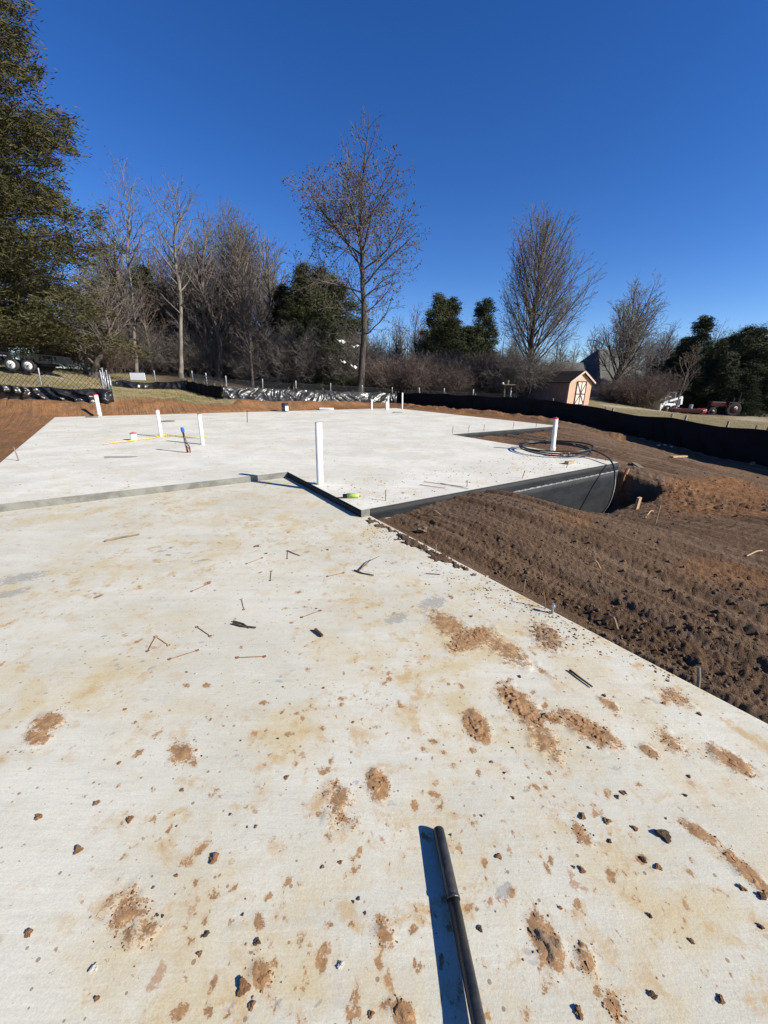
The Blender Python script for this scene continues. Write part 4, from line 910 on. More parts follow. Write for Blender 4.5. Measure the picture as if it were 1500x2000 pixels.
# ------------------------------------------------------------------ chain-link fences
def chain(path,label,hgt=.95,off=.35,sp=.13,posts=None):
    s,Q=resample(path,.2); tx=np.gradient(Q[:,0]); ty=np.gradient(Q[:,1]); L=np.hypot(tx,ty)+1e-9; nx,ny=-ty/L,tx/L
    flip=np.where(nx*Q[:,0]+ny*Q[:,1]>0,1,-1); nx,ny=nx*flip,ny*flip
    o0=np.array([Q[0,0],Q[0,1],Q[0,2]]); root=empty('chain_link_fence',o0)
    fx=lambda t:np.interp(t,s,Q[:,0]+nx*off)-o0[0]; fy=lambda t:np.interp(t,s,Q[:,1]+ny*off)-o0[1]; fz=lambda t:np.interp(t,s,Q[:,2])-o0[2]
    V_=[];F_=[]; r=.010; c=0
    for sg in (1,-1):
        for k in np.arange(-hgt-.2,s[-1]+hgt+.2,sp):
            m=9; h=np.linspace(.1,hgt,m); t=k+sg*h*1.0; ok=(t>=0)&(t<=s[-1])
            if ok.sum()<2: continue
            t=t[ok];hh=h[ok]; P=np.stack([fx(t),fy(t),fz(t)+hh],-1)
            off3=np.array([[r,0,0],[-r*.5,r*.8,0],[-r*.5,-r*.8,0]])
            for i in range(len(P)-1):
                a=P[i]+off3; b=P[i+1]+off3; V_+=list(a)+list(b); F_+=[(c,c+1,c+4,c+3),(c+1,c+2,c+5,c+4),(c+2,c,c+3,c+5)]; c+=6
    o=mesh_np('wire_mesh',np.array(V_),np.array(F_),M['wire'],root); o['kind']='stuff'
    mb=MB(); pts=[(fx(t),fy(t),fz(t)+hgt) for t in np.linspace(0,s[-1],max(3,int(s[-1]/1)))]; mb.tube(pts,.006,5); mb.build('top_wire',M['wire'],root)
    ps=posts if posts is not None else list(np.arange(.3,s[-1],2.5))
    for t in ps:
        mb=MB(); mb.tube([(0,0,-.3),(0,0,hgt+.12),(0,0,hgt+.15)],[.028,.028,.015],8); o=mb.build('post',M['galv'],root,smooth=True); o.location=(float(fx(t)),float(fy(t)),float(fz(t))); o.rotation_euler=(random.uniform(-.04,.04),random.uniform(-.06,.06),0)
    return tag(root,label,'chain-link fence')
chain(PA,'chain-link fence on the left rising behind the nearest silt fence',1.15,.30,.20)
chain(PB[1:],'chain-link fence carrying the white board at left',.98,.35,.14)
chain(PC+PD[1:],'chain-link fence behind the bend in the black silt fence',1.02,.35,.14)
chain(PE+RF[1:5],'chain-link fence behind the far centre silt fence',1.02,.35,.14)
for i,(x,Y) in enumerate([(203,18.9),(208,18.7),(213,18.5),(199,19.2)]):
    T=AT(x,[727,729,732,718][i],Y); B=AT(x+6,768,Y); mb=MB(); mb.tube([(0,0,-.3),tuple(T-B)],.028,8); o=mb.build('fence_post',M['galv'],None,smooth=True); o.location=tuple(B)
    tag(o,['second of the bundled steel posts where the left fences meet','third of the bundled steel posts where the left fences meet','rightmost of the bundled steel posts where the left fences meet','leftmost and tallest of the bundled steel posts at the fence corner'][i],'fence post','bundled steel posts at the fence corner')
A=AT(255,742,24.3); B=AT(285,743,24.3); T=AT(255,728,24.3); mb=MB(); mb.box((0,0,0),(B[0]-A[0],.03,T[2]-A[2]))
o=mb.build('white_sign',M['board'],None); o.location=((A[0]+B[0])/2,24.3,(A[2]+T[2])/2); o.rotation_euler=(0,0,R(-3)); tag(o,'blank white board hung on the chain-link fence at left','sign board')
# wood stakes and yard posts beyond the right fence
for x,y,lb in [(1338,822,'leaning wooden post showing above the right fence, nearest the tractor'),(1420,834,'leaning wooden post above the right fence near the right edge'),(1196,806,'grey post above the fence right of the shed'),(1311,818,'grey post above the fence near the skid steer'),(1497,846,'wooden post above the fence at the right edge')]:
    P=A_plane(x,y,FA+.22); mb=MB(); mb.box((0,0,-.22),(.09,.05,.80)); o=mb.build('fence_stake',M['greywood']); o.location=tuple(P); o.rotation_euler=(0,R(10),AX); tag(o,lb,'fence stake')

# ------------------------------------------------------------------ trees
def tubes(polys, sides, rmin=.0):
    """polys: list of (pts[k,3], radii[k]) with equal k -> verts, quads"""
    P=np.array([p for p,_ in polys]); Rr=np.maximum(np.array([r for _,r in polys]),rmin); n,k,_=P.shape
    T=np.gradient(P,axis=1); T/=np.linalg.norm(T,axis=2,keepdims=True)+1e-9
    ref=np.where(np.abs(T[:,:1,2:3])>.9,np.array([[[1.,0,0]]]),np.array([[[0,0,1.]]])); ref=np.broadcast_to(ref,T.shape)
    X=np.cross(T,ref); X/=np.linalg.norm(X,axis=2,keepdims=True)+1e-9; Y=np.cross(T,X)
    a=np.arange(sides)*2*np.pi/sides
    V_=P[:,:,None]+Rr[:,:,None,None]*(X[:,:,None]*np.cos(a)[:,None]+Y[:,:,None]*np.sin(a)[:,None])
    ii=np.arange(n*k*sides).reshape(n,k,sides); jj=np.roll(ii,-1,2)
    q=np.stack([ii[:,:-1],jj[:,:-1],jj[:,1:],ii[:,1:]],-1).reshape(-1,4)
    return V_.reshape(-1,3),q
def join(parts):
    vs=[];fs=[];n=0
    for v,f in parts:
        vs.append(v); fs.append(f+n); n+=len(v)
    return np.vstack(vs),np.vstack(fs)
def nrm(x,y,z):
    l=math.sqrt(x*x+y*y+z*z)+1e-9; return x/l,y/l,z/l
def grow(rnd,out,p,d,L,r,lvl,P):
    seg=P['seg'][lvl]; w=P['wig'][lvl]; tr=P['trop'][lvl]; pts=[p]; dirs=[d]; st=L/seg
    for i in range(seg):
        d=nrm(d[0]+rnd.gauss(0,w),d[1]+rnd.gauss(0,w),d[2]+rnd.gauss(0,w)+tr)
        p=(p[0]+d[0]*st,p[1]+d[1]*st,p[2]+d[2]*st); pts.append(p); dirs.append(d)
    tip=P.get('tip',.25); rad=[r*(1-(1-tip)*i/seg) for i in range(seg+1)]
    out[lvl].append((pts,rad))
    if lvl+1>=len(P['seg']): return
    nk=P['kids'][lvl]; nk=max(1,int(nk*(.7+.6*rnd.random())*min(1.6,L/P['len'][lvl])))
    s0=P['start'][lvl]; az=rnd.random()*6.28
    for j in range(nk):
        t=s0+(1-s0)*(j+rnd.random())/nk; f=min(t*seg,seg-1e-3); i=int(f); f-=i
        q=tuple(pts[i][k]*(1-f)+pts[i+1][k]*f for k in range(3)); dd=dirs[i+1]
        az+=2.4+rnd.gauss(0,.4); ang=P['ang'][lvl]*(1+.25*rnd.gauss(0,1))
        # perpendicular basis
        hx,hy,hz_=(0,0,1) if abs(dd[2])<.9 else (1,0,0)
        ax=nrm(dd[1]*hz_-dd[2]*hy,dd[2]*hx-dd[0]*hz_,dd[0]*hy-dd[1]*hx); ay=(dd[1]*ax[2]-dd[2]*ax[1],dd[2]*ax[0]-dd[0]*ax[2],dd[0]*ax[1]-dd[1]*ax[0])
        ca,sa=math.cos(az),math.sin(az); c,s=math.cos(ang),math.sin(ang)
        nd=tuple(dd[k]*c+(ax[k]*ca+ay[k]*sa)*s for k in range(3))
        cl=P['rat'][lvl]*L*(1.15-.65*t)*(.75+.5*rnd.random()); rr=(r*(1-(1-tip)*t))*P['rr'][lvl]
        grow(rnd,out,q,nrm(*nd),cl,rr,lvl+1,P)
def pts_np(b,k):
    out=[]
    for p,r in b:
        p=np.array(p); r=np.array(r)
        if len(p)!=k:
            t=np.linspace(0,len(p)-1,k); p=np.stack([np.interp(t,np.arange(len(p)),p[:,i]) for i in range(3)],-1); r=np.interp(t,np.arange(len(r)),r)
        out.append((p,r))
    return out
def bare_tree(name,seed,trunkpts,r0,env,n1,ang1,P,barkm,twigm,balls=0,rmin=.008,link_label=None,trop1=.03,r1=.35,tipr=.10):
    """trunkpts: local (x,y,z) guide; env(t)=branch length at relative height t"""
    rnd=random.Random(seed); tr=[np.array(p,float) for p in trunkpts]; tr=spline(tr,6); tr=[t+np.array([rnd.gauss(0,.02),rnd.gauss(0,.02),0])*(i>0) for i,t in enumerate(tr)]; T=np.array(tr)
    m=len(T); s=np.linspace(0,1,m); rad=r0*((1-s)**.85*(1-tipr*.3)+tipr*.3)*(1+.5*np.exp(-s*30))
    out=[[] for _ in P['seg']]; az=rnd.random()*6
    for j in range(n1):
        t=P['t0']+(1-P['t0'])*((j+rnd.random())/n1)**P.get('pw',.9)*.99; f=t*(m-1); i=min(int(f),m-2); f-=i; q=T[i]*(1-f)+T[i+1]*f
        az+=2.4+rnd.gauss(0,.35); a=ang1(t)*(1+.12*rnd.gauss(0,1)); d=nrm(math.cos(az)*math.sin(a),math.sin(az)*math.sin(a),math.cos(a))
        L=env(t)*(.75+.4*rnd.random())
        rr=float(np.interp(t,s,rad)); grow(rnd,out,tuple(q),d,L,min(rr*.6,r1*r0*(L/max(env(.4),.1))**.8),0,P)
    root=empty(name); 
    v,q=tubes([(T,rad)],10); mesh_np('trunk',v,q,barkm,root,smooth=True)
    big=[];fine=[]
    for l,b in enumerate(out):
        if not b: continue
        k=P['seg'][l]+1; (big if l<1 else fine).append(tubes(pts_np(b,k),5 if l==0 else 3,rmin))
    v,q=join(big); mesh_np('limbs',v,q,barkm,root,smooth=True)
    if fine: v,q=join(fine); mesh_np('crown',v,q,twigm,root)
    if balls:
        pp=[p for b in out[-1] for p in b[0][1:]]; pp=np.array(rnd.sample(pp,min(balls,len(pp)))); r2=np.random.default_rng(seed)
        pp=pp+r2.normal(0,.04,pp.shape); scatter('seed_balls',pp,.028+.030*r2.random(len(pp)),M['balls'],1.1,r2,root)['kind']='stuff'
    return root
def std(seg=(7,4,3,2),kids=(9,7,5),ang=(.75,.75,.7),rat=(.5,.5,.5),rr=(.55,.55,.6),start=(.18,.15,.15),wig=(.07,.1,.14,.18),trop=(.05,.05,.04,.02),ln=(4,2,1),t0=.2,pw=.9):
    return dict(seg=seg,kids=kids,ang=ang,rat=rat,rr=rr,start=start,wig=wig,trop=trop,len=ln,t0=t0,pw=pw)
def place(o,p,label,cat='tree',group=None,rz=0,s=1):
    o.location=tuple(map(float,p)); o.rotation_euler=(0,0,rz); o.scale=(s,s,s); return tag(o,label,cat,group)
def guide(B,Y,L): 
    r=[(0,0,0)]
    for k,(px,py) in enumerate(L): P=AT(px,py,Y)-B; r.append((P[0],.12*math.sin(k*2.1),P[2]))
    return r
# tallest bare tree in the middle
B=AT(703,765,32); B[2]=hz(B[0],B[1])-.1; Hh=AT(722,215,32)[2]-B[2]
o=bare_tree('bare_tree',103,guide(B,32,[(711,650),(709,560),(707,500),(704,430),(711,330),(722,215)]),.25,
  lambda t: float(np.interp(t,[0,.12,.25,.38,.5,.62,.75,.88,1],[2.0,3.2,3.6,5.7,5.0,3.9,2.8,1.6,.7])), 38, lambda t: 1.20-.42*t, std(seg=(9,4,3,2),kids=(12,6,4),t0=.12,wig=(.12,.15,.18,.22),trop=(.03,.03,.02,.0),ln=(4,2,1),pw=1.0),M['bark'],M['twigs'],3600,.008,r1=.30)
place(o,B,'tallest bare tree, hung with dark seed balls, in the centre')
def egg(t,a,H_,w,zc=.58,hz_f=.385):
    best=.6
    for L in np.arange(.3,9,.15):
        z=t*H_+L*math.cos(a); x=L*math.sin(a)
        if (x/w)**2+((z-zc*H_)/(hz_f*H_))**2<=1: best=L
    return best
# egg shaped bare tree near the shed
B=AT(1033,780,33); B[2]=hz(B[0],B[1])-.1; Hh=AT(1075,422,33)[2]-B[2]
o=bare_tree('bare_tree',18,guide(B,33,[(1036,720),(1040,640),(1048,570),(1064,480),(1073,424)]),.26,
  lambda t: egg(t,.90-.60*t,Hh,3.5), 84, lambda t: .90-.60*t, std(seg=(9,5,3,2),kids=(12,7,4),ang=(.45,.5,.55),rat=(.42,.45,.5),t0=.20,wig=(.03,.06,.1,.14),trop=(.05,.05,.03,.02),ln=(5,2,1),pw=1.25),M['bark'],M['twigs'],0,.008,r1=.22)
place(o,B,'egg-shaped bare tree standing left of the small shed')
# thin pale trees at left
B=AT(268,732,34); B[2]=hz(B[0],B[1])-.1; Tp=AT(235,315,34)-B
o=bare_tree('bare_tree',12,guide(B,34,[(262,650),(254,560),(250,500),(253,450),(246,390),(235,315)]),.135,
  lambda t: 3.9*(1-t)**.55+.5 if t>.42 else 1.2, 30, lambda t: .95-.35*t, std(seg=(8,4,3,2),kids=(9,6,4),t0=.34,wig=(.09,.13,.17,.2),trop=(.08,.04,.02,.0)),M['palebark'],M['twigs'],0,.008)
place(o,B,'tall slim pale bare tree right beside the big cedar')
B=AT(354,742,32); B[2]=hz(B[0],B[1])-.1; Tp=AT(345,375,32)-B
o=bare_tree('bare_tree',21,guide(B,32,[(353,660),(350,570),(345,520),(340,460),(350,420),(345,375)]),.15,
  lambda t: 3.6*(1-t)**.5+.5 if t>.4 else 2.0, 34, lambda t: 1.05-.45*t, std(seg=(8,4,3,2),kids=(9,6,4),t0=.22,wig=(.11,.15,.18,.2),trop=(.06,.04,.02,.0)),M['palebark'],M['twigs'],0,.008)
place(o,B,'pale-trunked bare tree with forked top, second from the big cedar')
B=AT(452,748,41); B[2]=hz(B[0],B[1])-.1; Tp=AT(450,430,41)-B
o=bare_tree('bare_tree',33,guide(B,41,[(450,650),(452,560),(450,430)]),.26,lambda t: 7.0*(1-t)**.6+.8, 44, lambda t: .75-.35*t, std(seg=(8,4,3,2),kids=(11,7,4),ang=(.5,.55,.6),t0=.30,wig=(.06,.1,.14,.2),trop=(.05,.03,.02,.0),pw=1.2),M['greybark'],M['twigs'],0,.009)
place(o,B,'dense round-crowned bare tree behind the pale trees, left of the evergreens')
B=AT(543,750,46); B[2]=hz(B[0],B[1])-.1; Tp=AT(540,515,46)-B
o=bare_tree('bare_tree',35,[(0,0,0),(0,0,5),(0,0,Tp[2])],.18,lambda t: 4.2*(1-t)**.6+.6, 30, lambda t: .7-.3*t, std(kids=(9,6,3),t0=.3),M['greybark'],M['twigs'],0,.010)
place(o,B,'small grey bare tree just left of the evergreen clump')
# leaning tree over the house
B=AT(1190,779,40); B[2]=hz(B[0],B[1])-.1; Tp=AT(1255,590,40)-B
o=bare_tree('bare_tree',44,guide(B,40,[(1205,735),(1222,695),(1238,640),(1250,590)]),.27,lambda t: 4.9*(1-t)**.5+.8, 34, lambda t: .85-.4*t, std(kids=(11,7,4),ang=(.5,.6,.6),t0=.16,pw=1.2,wig=(.06,.1,.14,.2),trop=(.06,.04,.02,0)),M['bark'],M['twigs'],0,.010)
place(o,B,'dark bare tree leaning right in front of the grey roof')
B=AT(1318,800,38); B[2]=hz(B[0],B[1])-.05
o=bare_tree('young_tree',51,[(0,0,0),(.15,0,2),(.4,0,4),(.6,0,5.6)],.075,lambda t: 2.0*(1-t)**.5+.3, 18, lambda t: .75, std(seg=(6,3,2),kids=(8,5),ang=(.6,.6),rat=(.5,.5),rr=(.5,.5),start=(.2,.2),wig=(.08,.1,.15),trop=(.08,.05,.02),ln=(2,1),t0=.25),M['palebark'],M['tantwigs'],0,.009)
place(o,B,'slim pale sapling behind the skid steer')
# leaning trunks under the cedar
B=AT(182,734,27); B[2]=hz(B[0],B[1])-.1
o=bare_tree('bare_tree',61,[(0,0,0),(.4,0,1.0),(1.3,0,2.1),(1.6,0,3.5),(1.5,0,5.5)],.20,lambda t: 3.4*(1-t)**.4+.5, 22, lambda t: .8, std(seg=(7,4,3),kids=(9,6),ang=(.7,.7),rat=(.5,.5),rr=(.5,.5),start=(.2,.2),wig=(.14,.18,.2),trop=(.05,.03,0),ln=(3,1),t0=.2),M['greybark'],M['twigs'],0,.009)
place(o,B,'low bare tree bending right under the big cedar')
o2=bare_tree('bare_tree',63,[(0,0,0),(-.5,0,2.0),(-1.1,0,4),(-1.3,0,6.0)],.15,lambda t: 2.8*(1-t)**.4+.5, 18, lambda t: .8, std(seg=(7,4,3),kids=(8,5),ang=(.7,.7),rat=(.5,.5),rr=(.5,.5),start=(.2,.2),wig=(.14,.18,.2),trop=(.05,.03,0),ln=(3,1),t0=.3),M['greybark'],M['twigs'],0,.009)
B=AT(172,735,28); B[2]=hz(B[0],B[1])-.1; place(o2,B,'low bare tree bending left under the big cedar')

# evergreens
def evergreen(name,seed,Hh,Rr,env,nl,per,leafn,ls,mat,base_t=.06,droop=-.05,lift=.10,barkm='bark',r0=None,sig=.30,wide=.22):
    g=np.random.default_rng(seed); t=base_t+(1-base_t)*(np.arange(nl)+g.random(nl))/nl; az=np.arange(nl)*2.4+g.normal(0,.5,nl)
    ev=np.array([env(x) for x in t]); L=Rr*ev*g.uniform(.68,1.12,nl)+.15
    # clumps along each limb
    li=np.repeat(np.arange(nl),per); u=g.random(nl*per)**.65; keep=g.random(nl*per)<(.35+.65*(L[li]/max(L.max(),.1))); li,u=li[keep],u[keep]
    side=g.normal(0,1,len(li))*L[li]*.20*(1.1-u*.6)
    dz=lift*L[li]*u+droop*L[li]*u*u*2+g.normal(0,.10+.03*L[li],len(li))
    ca,sa=np.cos(az[li]),np.sin(az[li]); rr_=L[li]*u
    C=np.stack([ca*rr_-sa*side,sa*rr_+ca*side,t[li]*Hh+dz],-1)
    n=len(C); k=max(1,leafn//n); ci=np.repeat(np.arange(n),k)
    sg=sig*(.6+.8*g.random(n))[ci]
    P=C[ci]+g.normal(0,1,(len(ci),3))*sg[:,None]*np.array([1,1,.55])
    D=np.stack([ca[ci]+g.normal(0,.6,len(ci)),sa[ci]+g.normal(0,.6,len(ci)),g.normal(.10,.45,len(ci))],-1) if False else np.stack([np.cos(az[li[ci]]+g.normal(0,.7,len(ci))),np.sin(az[li[ci]]+g.normal(0,.7,len(ci))),g.normal(.1,.45,len(ci))],-1)
    D/=np.linalg.norm(D,axis=1,keepdims=True); E=np.cross(D,g.normal(0,1,D.shape)); E/=np.linalg.norm(E,axis=1,keepdims=True)
    l=ls*(.5+g.random(len(ci)))[:,None]; w=l*wide
    v=np.stack([P-D*l*.5,P+E*w,P+D*l*.5,P-E*w],1).reshape(-1,3); q=np.arange(len(v)).reshape(-1,4)
    root=empty(name); mesh_np('crown',v,q,mat,root)
    r0=r0 or Hh*.022; T=np.array([[.02*Hh*math.sin(x*3)*.4,0,x*Hh*.97] for x in np.linspace(0,1,9)]); rad=r0*(1-np.linspace(0,1,9)*.92)
    v,q=tubes([(T,rad)],8); mesh_np('trunk',v,q,M[barkm],root,smooth=True)
    br=[]
    for j in range(nl):
        u_=np.linspace(0,.85,4); c,s_=math.cos(az[j]),math.sin(az[j]); br.append((np.stack([c*L[j]*u_,s_*L[j]*u_,t[j]*Hh+lift*L[j]*u_+droop*L[j]*u_*u_*2],-1),(.010+.014*L[j])*(1-u_*.8)))
    v,q=tubes(br,4,.006); mesh_np('limbs',v,q,M[barkm],root)
    return root
o=evergreen('cedar_tree',5,26.5,7.9,lambda t: ((1-t)**.60*(.90+.10*math.sin(t*31)+.06*math.sin(t*71))+.03)*(1 if t>.16 else .92),300,36,360000,.25,M['cedar'],.05,-.03,.10,'bark',.45,.27,.085)
place(o,(-22.6,24.6,hz(-22.6,24.6)-.3),'huge olive-green cedar filling the left edge',rz=.7)
conA=evergreen('pine_tree',9,9.5,3.7,lambda t: (1-t)**.78*(.80+.20*math.sin(t*25))+.06,90,26,52000,.21,M['pine'],.05,-.02,.10,'bark',.2,.20,.10)
conB=evergreen('cedar_tree',15,8.6,2.6,lambda t: (1-t)**.72*(.75+.25*math.sin(t*21+1))+.12,80,22,44000,.20,M['deep'],.05,-.02,.12,'bark',.16,.17,.10)
conC=evergreen('cedar_tree',19,6.0,2.6,lambda t: (1-t)**.8*(.85+.15*math.sin(t*21))+.04,80,22,40000,.19,M['deep'],.03,-.03,.10,'bark',.12,.17,.10)
conD=evergreen('pine_tree',25,8.8,4.2,lambda t: (1-t)**.45*(.8+.2*math.sin(t*13))+.08,90,26,56000,.22,M['pine'],.05,-.04,.14,'bark',.2,.24,.10)
used=set()
def put(src,px,py,Y,label,top=None,group=None,rz=None,cat='tree'):
    B=AT(px,py,Y); z=hz(B[0],B[1])-.15
    o=src if src.name not in used and not used.add(src.name) else copy_tree(src)
    used.add(src.name)
    Hs={conA:9.5,conB:8.6,conC:6.0,conD:8.8}.get(src)
    s=(AT(px,top,Y)[2]-z)/Hs if (top and Hs) else 1
    return place(o,(B[0],B[1],z),label,cat,group,rz if rz is not None else random.uniform(0,6.28),s)
put(conA,600,755,40,'dark evergreen with the highest crown in the clump left of the tallest bare tree',520)
put(conD,660,760,43,'broad evergreen right behind the tallest bare tree trunk',548)
put(conB,560,755,41,'slim evergreen at the left side of the evergreen clump',560)
put(conA,640,760,37,'lower evergreen in front of the clump, beside the white scraps',590)
put(conC,590,757,36,'low dark cedar at the foot of the evergreen clump',640)
put(conC,680,762,38,'low dark cedar between the clump and the tallest bare tree',650)
put(conA,848,775,42,'dark pointed evergreen right of the tallest bare tree, the taller of a pair',578)
put(conB,870,775,43,'narrow evergreen touching the taller of the pair on its right',585)
put(conB,932,777,40,'dark evergreen of the pair nearest the egg-shaped tree',588)
put(conC,905,777,39,'lower evergreen between the dark pair',640)
put(conB,1335,797,45,'narrow evergreen with knobbly top right of the leaning tree',620)
put(conD,1430,800,44,'broad layered evergreen at the right behind the tractor',640)
put(conD,1490,803,43,'evergreen at the right edge of the photo',648)
put(conC,1398,803,40,'conical dark cedar right behind the tractor',690)
put(conA,1375,800,47,'evergreen between the knobbly one and the broad layered one',665)
put(conD,1560,810,42,'evergreen just past the right edge',640)
put(conC,1265,795,46,'low evergreen under the leaning tree, right side',715)
put(conA,20,735,36,'dark evergreen behind the trailer',560)
put(conD,110,738,38,'broad evergreen behind the bent low trees at left',600)
put(conA,-60,730,33,'evergreen beyond the left edge behind the trailer',560)
put(conD,625,757,42,'broad tall evergreen in the middle of the clump left of the tallest tree',530)
put(conA,575,757,39,'evergreen at the near left of the clump left of the tallest tree',585)
put(conD,655,760,36,'low broad evergreen at the front of the clump left of the tallest tree',640)
put(conD,865,775,39,'bulky lower evergreen joining the dark pair from the left',625)
put(conD,925,777,42,'bulky lower evergreen joining the dark pair from the right',640)
put(conD,1300,795,50,'broad evergreen between the leaning tree and the knobbly one',690)
put(conC,1345,800,41,'low cedar right behind the sapling',715)
put(conD,1460,803,41,'low broad evergreen at the right behind the lawn',675)
put(conA,1420,803,42,'evergreen with narrow top right of the conical cedar',660)
put(conC,1495,806,39,'low cedar at the right edge of the lawn',720)
put(conC,1450,805,38,'small low cedar in front of the broad layered evergreen',735)
put(conD,1390,801,49,'broad evergreen filling the gap behind the tractor',655)
put(conB,1310,797,47,'slim evergreen left of the knobbly one',660)
put(conA,1530,808,43,'evergreen cut by the right edge of the photo',650)
put(conD,1440,803,52,'evergreen deep behind the broad layered one',652)
put(conB,310,745,44,'dark evergreen hidden among pale trunks at left',525)
put(conD,500,752,52,'dark evergreen deep in the wood behind the round-crowned tree',640)
put(conA,400,750,54,'dark evergreen deep in the wood left of the round-crowned tree',640)
put(conC,330,745,40,'small cedar in the wood at left',690)
# bare wood trees behind the fences
wp=std(seg=(6,3,2),kids=(8,5),ang=(.6,.65),rat=(.45,.5),rr=(.5,.5),start=(.2,.2),wig=(.09,.14,.2),trop=(.05,.03,0),ln=(3,1),t0=.30)
woods=[bare_tree('bare_tree',70+i,[(0,0,0),(random.uniform(-.4,.4),0,3),(random.uniform(-.5,.5),0,6),(random.uniform(-.6,.6),0,9.5)],.13+.03*i,(lambda t: 3.0*(1-t)**.5+.5),34,lambda t: .85-.3*t,wp,M['greybark'],M['twigs'] if i%2 else M['redtwigs'],0,.011) for i in range(4)]
g3='bare trees of the wood behind the fences'
spots=[]
TL=[('the big cedar',150),('the slim pale tree',262),('the fork-topped pale tree',350),('the round-crowned tree',450),('the small grey tree',541),('the evergreen clump',615),('the tallest tree',706),('the paired dark evergreens',890),('the egg-shaped tree',1040),('the shed',1100),('the grey house roof',1180),('the leaning tree',1240),('the sapling',1325),('the broad layered evergreen',1430)]
def beside(px,Y,y0,y1):
    n,x=min(TL,key=lambda q:abs(q[1]-px)); row='front row' if Y<y0 else 'back row' if Y>y1 else 'middle row'
    return row+(' straight behind ' if abs(px-x)<12 else ' left of ' if px<x else ' right of ')+n
rr=random.Random(5)
for i in range(46): spots.append((rr.uniform(215,700),rr.uniform(34,50),rr.uniform(.75,1.12)))
for i in range(34): spots.append((rr.uniform(190,600),rr.uniform(36,50),rr.uniform(1.1,1.38)))
for i in range(16): spots.append((rr.uniform(740,1010),rr.uniform(38,52),rr.uniform(.55,.8)))
for i in range(22): spots.append((rr.uniform(1085,1330),rr.uniform(60,78),rr.uniform(.8,1.1)))
for i in range(10): spots.append((rr.uniform(1290,1520),rr.uniform(50,60),rr.uniform(.7,.95)))
for i in range(8): spots.append((rr.uniform(60,230),rr.uniform(34,44),rr.uniform(.6,.8)))
spots=[q for q in spots if not (548<q[0]<712)]
for i,(px,Y,s) in enumerate(spots):
    o=woods[i%4] if i<4 else copy_tree(woods[i%4]); P=AT(px,745,Y); P[2]=hz(P[0],P[1])-.1
    zone='left of the evergreens' if px<700 else 'right of the tallest tree' if px<1020 else 'beyond the grey-roofed house' if px<1290 else 'behind the tractor'
    if px<215: zone='under the big cedar'
    place(o,P,['thin','pale-barked','thick','stout'][i%4]+(' tall' if s>.95 else ' short' if s<.8 else '')+' bare tree, '+beside(px,Y,*((38,45) if Y<53 else (64,71))),'tree',g3+' '+zone,rr.uniform(0,6.28),s)
# brush thicket
def bush(name,seed,Hh,Rr,n,mat):
    rnd=random.Random(seed); P=std(seg=(5,3,2),kids=(7,5),ang=(.6,.7),rat=(.5,.55),rr=(.5,.6),start=(.2,.1),wig=(.14,.2,.25),trop=(.02,.0,0),ln=(2,1)); out=[[] for _ in range(3)]
    for i in range(n):
        a=rnd.random()*6.28; r=Rr*.5*math.sqrt(rnd.random()); t=rnd.uniform(.05,.75); grow(rnd,out,(r*math.cos(a),r*math.sin(a),0),nrm(math.cos(a)*math.sin(t),math.sin(a)*math.sin(t),math.cos(t)),Hh*rnd.uniform(.6,1.05),.018,0,P)
    root=empty(name); v,q=tubes(pts_np(out[0],6),4,.009); mesh_np('stems',v,q,mat,root)
    v,q=join([tubes(pts_np(out[l],P['seg'][l]+1),3,.0075) for l in (1,2)]); mesh_np('twigs',v,q,mat,root)
    return root
bushes=[bush('bush',90,3.6,3.0,60,M['redtwigs']),bush('bush',91,2.6,2.8,60,M['tantwigs']),bush('bush',92,4.4,3.2,60,M['twigs'])]
bs=[]
for i in range(34): bs.append((rr.uniform(735,1030),rr.uniform(33,40),rr.uniform(.8,1.25),rr.choice([0,0,1,2])))
for i in range(44): bs.append((rr.uniform(230,720),rr.uniform(36,46),rr.uniform(.6,1.1),rr.choice([0,2,2])))
for i in range(14): px_=rr.uniform(1150,1270); bs.append((px_,rr.uniform(36,48),rr.uniform(.45,.9)*(.5 if px_<1212 else 1),rr.choice([0,1,2])))
for i in range(12): bs.append((rr.uniform(1260,1530),rr.uniform(43,50),rr.uniform(.5,1.1),rr.choice([0,0,2])))
for i in range(6): bs.append((rr.uniform(1020,1110),rr.uniform(36,42),rr.uniform(.6,1.0),rr.choice([0,1])))
for i in range(5): bs.append((rr.uniform(120,225),rr.uniform(30,36),rr.uniform(.6,.9),rr.choice([0,2])))
fb={}
bs=[(px,Y,s*(.8 if 740<px<1030 else 1),k) for px,Y,s,k in bs if not (1020<px<1120 and Y<44) or True]
for i,(px,Y,s,k) in enumerate(bs):
    o=bushes[k] if k not in fb else copy_tree(bushes[k]); fb[k]=1
    P=AT(px,760,Y); P[2]=hz(P[0],P[1])-.1
    zone='in the wood behind the left fences' if px<730 else 'in the brown thicket right of the tallest tree' if px<1040 else 'around the shed and house' if px<1260 else 'behind the parked machines'
    place(o,P,['tangled reddish-brown bush','tangled tan bush','tangled grey bush'][k]+(', large, ' if s>1.0 else ', small, ' if s<.75 else ', ')+beside(px,Y,36,40),'bush',['reddish','tan','grey'][k]+' bushes '+zone,rr.uniform(0,6.28),s)
